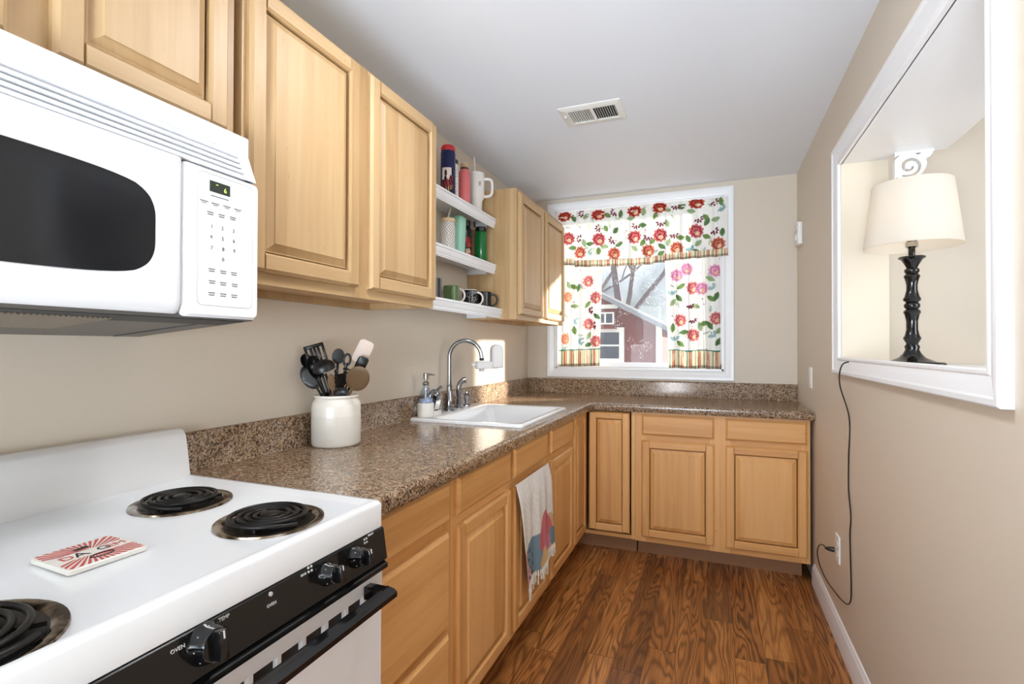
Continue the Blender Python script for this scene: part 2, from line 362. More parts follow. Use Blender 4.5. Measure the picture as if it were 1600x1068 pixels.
def sweep_frame(b, prof, y0, y1, z0, z1, to3):
    """picture-frame moulding; prof = list of (w outward from opening, h off the wall)"""
    rings = []
    for (sy, sz) in ((-1, -1), (1, -1), (1, 1), (-1, 1)):
        cy = y0 if sy < 0 else y1; cz = z0 if sz < 0 else z1
        rings.append([to3(cy + sy * w, cz + sz * w, h) for w, h in prof])
    rings.append(rings[0]); b.loft(rings, True, False, False)
CASP = [(0, 0), (0, .010), (.004, .014), (.010, .014), (.014, .011), (.022, .013), (.034, .017), (.050, .020), (.055, .024), (.066, .024), (.070, .020), (.070, 0)]
b = B(); sweep_frame(b, CASP, PY0, PY1, PZ0 + 0.027, PZ1 + 0.011, lambda y, z, h: Vector((XW - h, y, z)))
b.box(XW - 0.012, XW + 0.004, PY0 + 0.0, PY1, PZ1, PZ1 + 0.0125, 0.001)
struct(b.done('trim_3', TRIM, ang=25))
# sill shelf of the pass-through
b = B(); b.box(XW - 0.010, 2.62, PY0, PY1, PZ0 - 0.02, PZ0, 0.003); b.box(XT, 2.62, PY0 - 0.1, 2.668, PZ0 - 0.02, PZ0 - 0.0002, 0.002)
struct(b.done('trim_4', TRIM))
b = B(); b.box(XW - 0.006, XW + 0.004, PY0, PY1, PZ0 - 0.002, PZ0 + 0.0275, 0.001) if False else None
b.bm.free()
# baseboard right wall
BP = [(0, 0), (.015, 0), (.015, .075), (.012, .084), (.012, .090), (.007, .100), (.004, .108), (0, .110)]
def base_run(b, pts_fn0, pts_fn1): b.loft([[pts_fn0(*p) for p in BP], [pts_fn1(*p) for p in BP]])
b = B(); base_run(b, lambda d, z: Vector((XW - d, -5.2, z)), lambda d, z: Vector((XW - d, 3.12, z))); struct(b.done('baseboard_right', TRIM, ang=20))
b = B(); base_run(b, lambda d, z: Vector((0, -5.2 + d, z)), lambda d, z: Vector((XW, -5.2 + d, z))); struct(b.done('baseboard_rear', TRIM, ang=20))

# ------------------------------------------------------------------ kitchen window
win = bpy.data.objects.new('window_1', None); C.objects.link(win); win.location = (0.81, YB, WZ0); ORG[win] = Vector(win.location); win['kind'] = 'structure'
b = B(); WC = [(0, 0), (0, .009), (.006, .012), (.012, .010), (.020, .013), (.040, .016), (.050, .020), (.063, .020), (.065, .017), (.065, 0)]
sweep_frame(b, WC, WX0, WX1, WZ0, WZ1, lambda x, z, h: Vector((x, YB - h, z))); b.done('casing', TRIM, win, ang=25)
b = B(); t = 0.012
b.box(WX0, WX0 + t, YB - .004, T, WZ0, WZ1); b.box(WX1 - t, WX1, YB - .004, T, WZ0, WZ1); b.box(WX0, WX1, YB - .004, T, WZ0, WZ0 + t); b.box(WX0, WX1, YB - .004, T, WZ1 - t, WZ1)
b.done('jamb', TRIM, win)
b = B(); s0, s1, q0, q1 = WX0 + t, WX1 - t, WZ0 + t, WZ1 - t; fy0, fy1 = YB + .055, YB + .095
b.box(s0, s0 + .04, fy0, fy1, q0, q1, .003); b.box(s1 - .04, s1, fy0, fy1, q0, q1, .003); b.box(s0, s1, fy0, fy1, q0, q0 + .035, .003); b.box(s0, s1, fy0, fy1, q1 - .04, q1, .003)
b.done('sash', TRIM, win)
b = B(); b.box(s0 + .035, s1 - .035, YB + .073, YB + .076, q0 + .03, q1 - .035); b.done('pane', PANE, win)

# ------------------------------------------------------------------ cabinet parts
def fr_left(xf): return lambda u, z, n: Vector((xf + n, u, z))
def fr_back(yf): return lambda u, z, n: Vector((u, yf - n, z))
def fbox(b, F, u0, u1, z0, z1, n0, n1, bev=0.0):
    t = B(); t.mi = b.mi; t.box(u0, u1, z0, z1, n0, n1, bev); mp = {v: b.bm.verts.new(F(v.co.x, v.co.y, v.co.z)) for v in t.bm.verts}
    for f in t.bm.faces:
        nf = b.bm.faces.new([mp[v] for v in f.verts]); nf.material_index = f.material_index
    t.bm.free()
def rring(F, u0, u1, z0, z1, ins, n): return [F(u0 + ins, z0 + ins, n), F(u1 - ins, z0 + ins, n), F(u1 - ins, z1 - ins, n), F(u0 + ins, z1 - ins, n)]
def door_mesh(F, u0, u1, z0, z1, st=0.047, t=0.019):
    """raised-panel door; mats 0 vertical grain, 1 horizontal grain"""
    b = B(); c = 0.006
    def member(a0, a1, c0, c1, vert, lo, hi):
        # outer edges chamfered, inner edge sloped
        b.mi = 0 if vert else 1
        fbox(b, F, a0, a1, c0, c1, 0, t, 0.0)
    # stiles with outer profile
    b.mi = 0
    for s in (0, 1):
        o = u0 if s == 0 else u1; i = u0 + st if s == 0 else u1 - st; d = 1 if s == 0 else -1
        prof = [(o, 0), (o, t - .008), (o + d * .003, t - .006), (o + d * .008, t), (i - d * .006, t), (i, t - .007), (i, 0)]
        zz = [(z0 + (.008 if 0 else 0), z1)]
        ring = lambda z: [F(p, z, n) for p, n in prof]
        e0 = [F(p, z0 + (0 if n < t - .009 else (.003 if n < t - .001 else .008)), n) for p, n in prof]
        e1 = [F(p, z1 - (0 if n < t - .009 else (.003 if n < t - .001 else .008)), n) for p, n in prof]
        b.loft([e0, e1])
    b.mi = 1
    for s in (0, 1):
        o = z0 if s == 0 else z1; i = z0 + st if s == 0 else z1 - st; d = 1 if s == 0 else -1
        prof = [(o, 0), (o, t - .008), (o + d * .003, t - .006), (o + d * .008, t - .0002), (i - d * .006, t - .0002), (i, t - .007), (i, 0)]
        b.loft([[F(u0 + st - .0005, p, n) for p, n in prof], [F(u1 - st + .0005, p, n) for p, n in prof]])
    b.mi = 0
    p0, p1, q0_, q1_ = u0 + st, u1 - st, z0 + st, z1 - st
    wdt = min(0.026, (p1 - p0) * 0.2)
    b.loft([rring(F, p0, p1, q0_, q1_, 0, .001), rring(F, p0, p1, q0_, q1_, .004, .001), rring(F, p0, p1, q0_, q1_, .0045, .0045), rring(F, p0, p1, q0_, q1_, .008, .0050), rring(F, p0, p1, q0_, q1_, wdt, .0155), rring(F, p0, p1, q0_, q1_, wdt + .0008, .0180)])
    return b
def drawer_mesh(F, u0, u1, z0, z1, t=0.019):
    b = B(); b.mi = 0
    b.loft([rring(F, u0, u1, z0, z1, 0, 0), rring(F, u0, u1, z0, z1, 0, t - .009), rring(F, u0, u1, z0, z1, .0025, t - .0085), rring(F, u0, u1, z0, z1, .011, t - .0005), rring(F, u0, u1, z0, z1, .012, t)])
    return b

# ------------------------------------------------------------------ base cabinets
ZD0, ZD1, ZD2, ZD3, ZK, ZT = .855, .733, .703, .128, .10, .876
FX = 0.591                                         # face-frame plane of the left run
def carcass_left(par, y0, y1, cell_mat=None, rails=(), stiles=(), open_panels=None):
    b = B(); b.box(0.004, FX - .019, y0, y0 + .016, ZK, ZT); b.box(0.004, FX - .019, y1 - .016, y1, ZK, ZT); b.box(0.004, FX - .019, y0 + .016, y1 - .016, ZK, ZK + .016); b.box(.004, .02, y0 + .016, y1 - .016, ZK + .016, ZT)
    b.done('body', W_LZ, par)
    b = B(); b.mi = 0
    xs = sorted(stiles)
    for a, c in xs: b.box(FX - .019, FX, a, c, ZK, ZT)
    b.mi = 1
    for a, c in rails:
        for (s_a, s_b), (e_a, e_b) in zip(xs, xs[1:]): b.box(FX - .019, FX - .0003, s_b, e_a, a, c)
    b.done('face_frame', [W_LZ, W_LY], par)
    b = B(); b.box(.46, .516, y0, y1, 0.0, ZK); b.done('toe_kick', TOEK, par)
F_L = fr_left(FX)
rails = ((ZK, .145), (.69, .745), (.845, ZT))
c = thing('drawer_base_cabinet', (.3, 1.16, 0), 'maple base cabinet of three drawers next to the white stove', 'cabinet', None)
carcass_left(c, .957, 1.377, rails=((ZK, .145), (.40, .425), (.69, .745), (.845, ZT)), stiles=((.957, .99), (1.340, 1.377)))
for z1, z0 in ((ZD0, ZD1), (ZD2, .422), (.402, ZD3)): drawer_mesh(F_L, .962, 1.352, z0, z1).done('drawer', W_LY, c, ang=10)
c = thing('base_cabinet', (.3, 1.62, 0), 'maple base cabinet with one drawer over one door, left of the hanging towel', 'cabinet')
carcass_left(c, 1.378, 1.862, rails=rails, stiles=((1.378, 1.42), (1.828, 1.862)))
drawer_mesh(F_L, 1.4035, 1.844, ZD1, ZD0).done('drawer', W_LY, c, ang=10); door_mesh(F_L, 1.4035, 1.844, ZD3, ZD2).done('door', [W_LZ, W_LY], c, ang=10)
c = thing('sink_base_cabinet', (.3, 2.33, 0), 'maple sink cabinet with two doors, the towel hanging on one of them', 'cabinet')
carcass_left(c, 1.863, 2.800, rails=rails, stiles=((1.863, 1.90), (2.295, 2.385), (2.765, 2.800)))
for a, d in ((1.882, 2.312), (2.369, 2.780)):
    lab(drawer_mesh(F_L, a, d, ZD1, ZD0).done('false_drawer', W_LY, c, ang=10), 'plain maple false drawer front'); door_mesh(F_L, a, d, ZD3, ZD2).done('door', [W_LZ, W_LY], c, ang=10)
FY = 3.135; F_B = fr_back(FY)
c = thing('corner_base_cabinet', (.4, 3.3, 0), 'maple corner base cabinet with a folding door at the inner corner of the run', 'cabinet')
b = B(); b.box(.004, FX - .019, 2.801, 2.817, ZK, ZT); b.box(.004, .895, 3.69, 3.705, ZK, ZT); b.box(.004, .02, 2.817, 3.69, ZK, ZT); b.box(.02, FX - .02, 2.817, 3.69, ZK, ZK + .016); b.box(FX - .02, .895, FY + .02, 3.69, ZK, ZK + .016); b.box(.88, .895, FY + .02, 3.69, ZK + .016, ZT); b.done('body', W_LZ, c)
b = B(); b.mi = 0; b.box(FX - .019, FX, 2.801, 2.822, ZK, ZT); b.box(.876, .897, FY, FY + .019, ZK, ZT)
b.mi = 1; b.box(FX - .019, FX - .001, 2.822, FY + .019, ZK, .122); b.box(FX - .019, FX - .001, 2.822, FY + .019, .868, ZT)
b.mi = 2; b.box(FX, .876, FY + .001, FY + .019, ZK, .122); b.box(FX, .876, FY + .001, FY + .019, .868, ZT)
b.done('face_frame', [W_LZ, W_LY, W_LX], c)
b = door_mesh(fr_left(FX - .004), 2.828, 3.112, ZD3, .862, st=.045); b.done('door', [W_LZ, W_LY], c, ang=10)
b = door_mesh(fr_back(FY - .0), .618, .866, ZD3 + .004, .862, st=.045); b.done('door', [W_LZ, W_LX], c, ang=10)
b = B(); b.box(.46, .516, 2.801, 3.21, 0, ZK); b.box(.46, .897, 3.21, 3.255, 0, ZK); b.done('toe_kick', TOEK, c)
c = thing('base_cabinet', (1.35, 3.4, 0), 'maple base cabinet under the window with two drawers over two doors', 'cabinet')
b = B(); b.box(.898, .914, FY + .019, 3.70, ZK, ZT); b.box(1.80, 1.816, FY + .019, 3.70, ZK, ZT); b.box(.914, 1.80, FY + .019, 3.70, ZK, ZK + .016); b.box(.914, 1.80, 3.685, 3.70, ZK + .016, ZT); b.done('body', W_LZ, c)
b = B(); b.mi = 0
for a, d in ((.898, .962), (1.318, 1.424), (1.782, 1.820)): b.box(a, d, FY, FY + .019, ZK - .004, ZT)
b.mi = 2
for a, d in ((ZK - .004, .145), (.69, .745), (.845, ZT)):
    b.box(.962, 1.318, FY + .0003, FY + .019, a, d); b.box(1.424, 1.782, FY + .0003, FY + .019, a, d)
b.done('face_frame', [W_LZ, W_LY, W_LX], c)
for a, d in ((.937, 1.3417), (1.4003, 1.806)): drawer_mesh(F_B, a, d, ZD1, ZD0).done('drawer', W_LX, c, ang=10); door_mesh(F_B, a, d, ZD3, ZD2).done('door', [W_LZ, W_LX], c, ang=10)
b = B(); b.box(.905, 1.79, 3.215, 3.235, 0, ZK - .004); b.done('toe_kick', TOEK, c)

# ------------------------------------------------------------------ worktop with backsplash
HX0, HX1, HY0, HY1 = .075, .555, 2.045, 2.685
c = thing('worktop', (.32, 2.3, ZT), 'L-shaped brown speckled laminate worktop with rolled edge and backsplash', 'worktop')
b = B(); XC, YC, YS = .6425, 3.0986, .945; zt = .914
e = .030
b.box(.0, HX0, HY0, HY1, ZT + .001, zt); b.box(.0, XC - e, YS, HY0, ZT + .001, zt); b.box(HX1, XC - e, HY0, HY1, ZT + .001, zt); b.box(0, XC - e, HY1, YB - .001, ZT + .001, zt)
b.box(XC - e, 1.836, YC + e, YB - .001, ZT + .001, zt)
ep = [(0 - e, zt)] + [(-e + e * math.sin(a) if False else -0.012 + 0.012 * math.sin(a), zt - .012 + .012 * math.cos(a)) for a in [k * math.pi / 12 for k in range(7)]] + [(0, ZT + .004), (-.004, ZT - .006), (-e, ZT - .006)]
rings = [[Vector((XC + d, YS, z)) for d, z in ep], [Vector((XC + d, YC - d, z)) for d, z in ep], [Vector((1.836, YC - d, z)) for d, z in ep]]
b.loft(rings)
b.done('counter_slab', GRAN, c, ang=40)
b = B(); sp = [(0, zt), (.022, zt), (.018, zt + .004), (.018, zt + .098), (.014, zt + .105), (.008, zt + .107), (0, zt + .107)]
b.loft([[Vector((d, YS, z)) for d, z in sp], [Vector((d, YB - d, z)) for d, z in sp], [Vector((1.836, YB - d, z)) for d, z in sp]])
b.done('backsplash', GRAN, c, ang=50)

# ------------------------------------------------------------------ sink
def rrect(x0, x1, y0, y1, r, n=5):
    P = []
    for cx, cy, a0 in ((x1 - r, y1 - r, 0), (x0 + r, y1 - r, 90), (x0 + r, y0 + r, 180), (x1 - r, y0 + r, 270)):
        for k in range(n + 1):
            a = math.radians(a0 + 90 * k / n); P.append((cx + r * math.cos(a), cy + r * math.sin(a)))
    return P
c = thing('kitchen_sink', (.3, 2.36, .914), 'white drop-in single bowl sink set into the worktop under the shelves', 'sink')
R3 = lambda x0, x1, y0, y1, r, z: [Vector((x, y, z)) for x, y in rrect(x0, x1, y0, y1, r)]
b = B(); sx0, sx1, sy0, sy1 = .028, .588, 2.012, 2.712; bx0, bx1, by0, by1 = .135, .552, 2.062, 2.665
b.loft([R3(sx0, sx1, sy0, sy1, .02, .9145), R3(sx0, sx1, sy0, sy1, .02, .922), R3(sx0 + .003, sx1 - .003, sy0 + .003, sy1 - .003, .02, .927), R3(sx0 + .010, sx1 - .010, sy0 + .010, sy1 - .010, .02, .928),
        R3(bx0 - .008, bx1 + .008, by0 - .008, by1 + .008, .05, .926), R3(bx0, bx1, by0, by1, .05, .921), R3(bx0 + .008, bx1 - .008, by0 + .008, by1 - .008, .05, .85), R3(bx0 + .02, bx1 - .02, by0 + .02, by1 - .02, .06, .755), R3(bx0 + .06, bx1 - .06, by0 + .06, by1 - .06, .05, .742)], cap0=False)
b.done('basin', SINKM, c, ang=60)
b = B(); b.lathe([(.042, .743), (.042, .746), (.03, .7455), (.026, .743)], (.34, 2.36, 0), 24); lab(b.done('drain', STEEL, c), 'round steel drain')

# ------------------------------------------------------------------ faucet
c = thing('faucet', (.07, 2.327, .927), 'chrome gooseneck faucet standing behind the white sink', 'faucet')
b = B(); b.lathe([(.027, .928), (.027, .936), (.024, .940), (.026, .955), (.022, .985), (.016, 1.02), (.0135, 1.045), (.014, 1.058), (.0115, 1.06)], (.07, 2.327, 0), 24); b.done('base', CHROME, c)
b = B(); D = Vector((.147, .073, 0)).normalized(); R = .082; P0 = Vector((.07, 2.327, 0)); pts = [P0 + Vector((0, 0, z)) for z in (1.05, 1.10, 1.15, 1.18)]
zc_ = 1.205
for k in range(0, 19):
    a = math.pi * (1 - k / 18 * 0.97); pts.append(P0 + D * (R + R * math.cos(a)) + Vector((0, 0, zc_ + R * 1.02 * math.sin(a))))
pts.append(pts[-1] + Vector((0.003, 0.001, -.018))); b.tube(pts, .0105, 14); b.done('gooseneck_spout', CHROME, c)
tip = pts[-1]
b = B(); b.lathe([(.0115, 0), (.0125, .004), (.0125, .012), (.0115, .014)], tip + Vector((0, 0, -.010)), 16); b.done('spout_collar', BPLAST, c)
hp = (.062, 2.205, 0)
b = B(); b.lathe([(.022, .928), (.022, .938), (.017, .944), (.019, .955), (.018, .975), (.014, .99), (.0145, 1.0), (.019, 1.008), (.021, 1.018), (.018, 1.032), (.008, 1.040)], hp, 20); b.done('valve_base', CHROME, c)
b = B(); b.tube([(.062, 2.205, 1.028), (.060, 2.185, 1.034), (.058, 2.162, 1.024), (.056, 2.146, 1.006), (.055, 2.138, .992)], [.014, .016, .013, .009, .006], 12)
b.tube([(.062, 2.205, 1.03), (.07, 2.228, 1.052), (.072, 2.240, 1.056)], [.010, .009, .006], 10); b.done('lever', CHROME, c)
c = thing('side_sprayer', (.060, 2.455, .927), 'chrome side sprayer with a curved head right of the faucet', 'sprayer'); hp = (.060, 2.455, 0)
b = B(); b.lathe([(.021, .928), (.021, .934), (.015, .942), (.0165, .955), (.0145, .972), (.016, .978), (.0125, .982)], hp, 20); b.done('base', CHROME, c)
b = B(); b.tube([(.06, 2.455, .975), (.059, 2.450, 1.01), (.060, 2.449, 1.04), (.066, 2.455, 1.062), (.078, 2.468, 1.076), (.086, 2.476, 1.077)], [.0115, .013, .0145, .014, .015, .017], 14); b.done('spray_head', CHROME, c)
c = thing('deck_soap_pump', (.060, 2.55, .927), 'small chrome pump cap at the far end of the faucet row', 'soap pump')
b = B(); b.lathe([(.019, .928), (.019, .934), (.012, .940), (.013, .955), (.016, .975), (.017, .985), (.013, .995), (.010, 1.0), (.010, 1.008), (.006, 1.012)], (.060, 2.55, 0), 8); b.done('pump_body', CHROME, c, ang=20)

# water filter on the faucet tip
c = thing('faucet_water_filter', tuple(tip + Vector((0, 0, -.05))), 'white water filter with rounded cartridge clipped to the faucet tip', 'water filter')
FILT = mat('pale_grey_plastic', (214, 210, 208), 0.35)
tx, ty, tz = tip; E_ = Vector((.80, .60, 0)).normalized(); E2 = Vector((-E_.y, E_.x, 0)); zr = tz - .012
def fm(u, v, w): return Vector((tx, ty, zr)) + E_ * u + E2 * v + Vector((0, 0, w))
b = B()
b.loft([[fm(u, v, w) for u, v in rrect(-.03, .085, -.022, .022, .018)] for w in (-.040,)] + [[fm(u, v, w) for u, v in rrect(-.034, .09, -.026, .026, .02)] for w in (-.036, -.006)] + [[fm(u, v, 0) for u, v in rrect(-.028, .085, -.02, .02, .016)]])
b.lathe([(.014, -.055), (.015, -.038)], fm(0, 0, 0), 16); b.tube([fm(-.03, 0, -.02), fm(-.055, 0, -.02)], [.008, .006], 10)
b.done('valve_body', FILT, c)
b = B(); hw = .030
def caps(ins, w):   # upright capsule outline in E_/Z plane
    P = []; r = hw - ins
    for k in range(9): a = math.pi * k / 8; P.append((r * math.cos(a), .058 + r * math.sin(a)))
    P += [(-r, -.030 + ins), (-r + .006, -.036 + ins), (r - .006, -.036 + ins), (r, -.030 + ins)]
    return [fm(.078 + p, w, q) for p, q in P]
b.loft([caps(.006, -.034), caps(0, -.026), caps(0, .026), caps(.006, .034)]); b.done('filter_cartridge', FILT, c)
b = B(); b.tube([fm(0, 0, -.05), fm(0, .0, -.10), fm(0.001, .0, -.155)], .002, 8); lab(b.done('water_stream', CLEAR, c), 'thin clear trickle below the filter')

# ------------------------------------------------------------------ soap dispenser
c = thing('soap_dispenser', (.078, 2.085, .928), 'clear soap pump bottle in a white caddy at the near corner of the sink', 'soap dispenser')
b = B(); sc_ = (.078, 2.083, 0)
b.lathe([(.036, .928), (.039, .932), (.040, .95), (.039, .990), (.036, .994)], sc_, 32, sx=.95, sy=1.1)
b.loft([[Vector((x, y, z)) for x, y in rrect(.048, .112, 2.08, 2.185, .02)] for z in (.928, .952)] + [[Vector((x, y, .952)) for x, y in rrect(.052, .108, 2.10, 2.181, .018)], [Vector((x, y, .934)) for x, y in rrect(.052, .108, 2.10, 2.181, .018)]])
b.done('caddy', WHITEC, c)
b = B(); b.lathe([(.037, .9945), (.037, 1.0), (.030, 1.03), (.018, 1.062), (.012, 1.072), (.012, 1.08)], sc_, 32, sx=.95, sy=1.08); b.done('bottle', CLEAR, c)
b = B(); b.lathe([(.0345, .9955), (.0335, 1.004), (.032, 1.012)], sc_, 28, sx=.95, sy=1.05); lab(b.done('soap', mat('blue_liquid_soap', (180, 188, 208), 0.2), c), 'blue liquid soap')
b = B(); b.lathe([(.014, 1.074), (.016, 1.078), (.016, 1.088), (.011, 1.092), (.007, 1.094), (.007, 1.102), (.013, 1.104), (.013, 1.130), (.010, 1.133)], sc_, 20)
b.tube([(.078, 2.083, 1.124), (.086, 2.118, 1.124), (.090, 2.142, 1.120)], [.005, .0045, .003], 10); b.tube([(.078, 2.083, 1.075), (.078, 2.083, 1.0)], .003, 8); b.done('pump', STEEL, c)
c = thing('dish_scrubber', (.080, 2.145, .936), 'dark scrubber with pale bristles lying in the soap caddy', 'scrubber')
b = B(); b.xbox(Matrix.Translation((.080, 2.147, .970)) @ Matrix.Rotation(.45, 4, 'X'), .035, .030, .062, .008, 2); b.done('sponge', mat('slate_sponge', (52, 58, 78), 0.8), c)
b = B()
for k in range(4): b.tube([(.100, 2.130 + k * .011, .955), (.100, 2.138 + k * .011, .978), (.099, 2.152 + k * .011, .997)], .0025, 6)
b.done('bristle', WHITEC, c)

# ------------------------------------------------------------------ stove
c = thing('electric_stove', (.34, .554, 0), 'white electric coil stove with black control panel, left of the worktop', 'stove')
SY0, SY1 = .172, .936
b = B(); b.box(.03, .640, SY0 + .004, SY1 - .004, .06, .862, .004); b.done('body', ENAMEL, c)
b = B()
def coil_spec(): return [(.262, .770, .094), (.533, .755, .096), (.535, .285, .118), (.262, .30, .094)]
# cooktop deck: raised rim and recessed field with round openings bridged by rings
xa, xb, ya, yb = .050, .668, SY0, SY1
rim = [R3(xa, xb, ya, yb, .012, .866), R3(xa - 0, xb, ya, yb, .012, .914), R3(xa + .004, xb - .005, ya + .004, yb - .005, .012, .921), R3(xa + .01, xb - .018, ya + .014, yb - .016, .012, .922), R3(xa + .014, xb - .034, ya + .028, yb - .032, .012, .9145)]
b.loft(rim, cap0=True, cap1=True)
b.done('cooktop', ENAMEL, c, ang=50)
b = B(); pr = [(.0, .862), (.0, 1.025), (.006, 1.036), (.020, 1.040), (.034, 1.036), (.043, 1.024), (.052, .98), (.060, .93), (.066, .9135), (.066, .862)]
b.loft([[Vector((.003 + d, SY0 + .002, z)) for d, z in pr], [Vector((.003 + d, SY0 + .002 + .004, z)) for d, z in pr], [Vector((.003 + d, SY1 - .006, z)) for d, z in pr], [Vector((.003 + d * .97, SY1 - .002, z - .002)) for d, z in pr]])
b.done('backguard', ENAMEL, c, ang=50)
for k, (x, y, r) in enumerate(coil_spec()):
    b = B(); z = .9150
    b.lathe([(r + .004, z), (r + .003, z + .0035), (r - .004, z + .0045), (r - .012, z + .003), (r - .016, z - .0002)], (x, y, 0), 48, cap0=True, cap1=False); b.mi = 1
    b.lathe([(r - .016, z + .0005), (r - .03, z - .0), (.02, z + .0002)], (x, y, 0), 48, cap0=False, cap1=True)
    bowl = b.done('drip_bowl', [BOWL, DARKCH], c, ang=60)
    b = B(); pts = []; turns = 3.55 if r < .11 else 4.6; r0 = .024; r1 = r - .018; n_ = int(turns * 36); a0 = 2.2 + k * .5
    for i in range(n_ + 1):
        s_ = i / n_; a = a0 + s_ * turns * 2 * math.pi; rr = r0 + (r1 - r0) * s_; pts.append((x + rr * math.cos(a), y + rr * math.sin(a), z + .0125 - (0 if s_ < .97 else (s_ - .97) * .2)))
    b.tube(pts, .0046, 8)
    for q in range(3):
        a = 1.0 + q * 2.094; b.xbox(Matrix.Translation((x + math.cos(a) * r1 * .5, y + math.sin(a) * r1 * .5, z + .0055)) @ Matrix.Rotation(a, 4, 'Z'), r1 * 1.0, .003, .006)
    b.lathe([(.017, z + .006), (.019, z + .014), (.017, z + .0165)], (x, y, 0), 24)
    b.done('heating_coil', COILM, c, ang=60)
# black control panel, leaning slightly
b = B(); b.loft([[Vector((x, y, z)) for x, z in ((.630, .794), (.677, .794), (.680, .798), (.670, .862), (.664, .8655), (.630, .8655))] for y in (SY0 + .003, SY1 - .003)]); cp = b.done('control_panel', BGLOSS, c, ang=30)
PN = lambda y, z: (.6804 - (z - .798) * .156, y, z)
for t_, y, z, s_ in (('OVEN', .473, .850, .0075), ('TEMP', .543, .857, .0075), ('OVEN', .627, .838, .0070), ('REAR', .699, .856, .0055), ('FRONT', .888, .862, .0055)):
    b = B(); text_mesh(b, t_, s_, PN(y, z), (0, 1, 0), (-.145, 0, 1), .0006); b.done('lettering', WPRINT, cp)
for gy in (.711, .866):
    b = B()
    for dy in (0, .007):
        for gz in (.863, .856): b.lathe([(.0022, -.0006), (.0022, .001)], PN(gy + dy, gz - (.004 if gy > .8 else 0)), 10, M=Matrix.Rotation(math.pi / 2, 4, 'Y'))
    b.done('burner_symbol', WPRINT, cp)
b = B(); b.lathe([(.0035, -.001), (.0035, .0016)], PN(.627, .8545), 12, M=Matrix.Rotation(math.pi / 2, 4, 'Y')); lab(b.done('indicator_light', WPRINT, cp), 'small round white oven light')
for y, z, r in ((.511, .838, .0265), (.753, .836, .0195), (.835, .836, .0195), (.350, .836, .0195), (.262, .836, .0195)):
    M_ = Matrix.Rotation(math.pi / 2 - .14, 4, 'Y'); b = B(); cx_ = .680 - (z - .798) * .156
    b.lathe([(r + .002, .000), (r + .001, .006), (r * .92, .010), (r * .88, .022), (r * .80, .026)], (cx_, y, z), 28, M=M_)
    kb = B(); kb.box(-r * .78, r * .78, -.0065, .0065, .024, .040, .003, 2); b.add(kb, Matrix.Translation((cx_, y, z)) @ M_)
    b.mi = 1
    for a in range(0, 300, 45): kb = B(); kb.mi = 1; kb.box(-.0016, .0016, -.0007, .0007, .0105, .012); b.add(kb, Matrix.Translation((cx_, y, z)) @ M_ @ Matrix.Rotation(math.radians(a), 4, 'Z') @ Matrix.Translation((-r * .9 + .0005, 0, 0.0)))
    kn = b.done('knob', [BGLOSS, WPRINT], c, ang=40)
    b = B(); kb = B(); kb.box(-r * .75, -r * .35, -.0012, .0012, .0395, .0405); b.add(kb, Matrix.Translation((cx_, y, z)) @ M_)
    b.done('pointer', WPRINT, kn)
# oven door
dz1, dz0, dx0, dx1 = .790, .235, .642, .672
dr = None
b = B()
slots = [(.205 + k * .0556, .205 + k * .0556 + .0475) for k in range(12)]
b.box(dx0, dx1, SY0 + .006, SY1 - .010, dz0, .714, .003); b.box(dx0, dx1, SY0 + .006, SY1 - .010, .7445, dz1 - .012, .0)
yy = SY0 + .006
for a, d in slots + [(SY1 - .010, None)]:
    b.box(dx0, dx1, yy, a, .714, .7445); yy = d if d else yy
b.box(dx0 - .0, dx1 - .012, SY0 + .006, SY1 - .010, .712, .748)
dr = b.done('oven_door', ENAMEL, c)
b = B(); b.box(dx1 - .0118, dx1 - .010, SY0 + .03, SY1 - .05, .7145, .746); b.done('vent_slots', DARKCH, dr)
b = B(); b.loft([[Vector((x, y, z)) for x, z in ((.644, .777), (.678, .777), (.685, .781), (.685, .790), (.678, .7935), (.644, .7935))] for y in (SY0 + .004, SY1 - .008)]); b.done('door_top_strip', BGLOSS, dr)
b = B(); hz = .752
hp_ = [(.712, hz - .012), (.728, hz - .012), (.738, hz - .006), (.738, hz + .004), (.730, hz + .009), (.714, hz + .012)]
b.loft([[Vector((x, y, z)) for x, z in hp_] for y in (SY0 + .05, .886)])
for y in (SY0 + .05, .862): b.box(.671, .722, y, y + .024, hz - .016, hz + .012, .003)
b.done('handle', BGLOSS, dr, ang=30)
b = B(); b.box(.642, .668, SY0 + .006, SY1 - .010, .07, .225, .004); b.done('storage_drawer', ENAMEL, c)

# trivet on the cooktop
b = B(); q = [(.348, .467), (.462, .459), (.457, .568), (.346, .577)]; z0, z1 = .9155, .9235
TO = Vector((.4035, .5175, 0)); UX = Vector((.010 * 0 + 0.0, 1, 0)); rotT = math.radians(2.6)
def tv(u, v, z):
    return Vector((TO.x + math.cos(rotT) * u + math.sin(rotT) * v, TO.y - math.sin(rotT) * u + math.cos(rotT) * v, z))
h_ = .0555
rr_ = lambda i, z: [tv(x, y, z) for x, y in rrect(-h_ + i, h_ - i, -h_ + i, h_ - i, .006)]
b.loft([rr_(.001, z0), rr_(0, z0 + .001), rr_(0, z1 - .001), rr_(.001, z1)])
tr = b.done('ceramic_trivet', mat('white_tile_glaze', (232, 228, 218), 0.3)); tag(tr, 'square white trivet with red sunburst print lying on the stove top', 'trivet')
b = B()
RED = mat('faded_red_print', (190, 70, 66), 0.4)
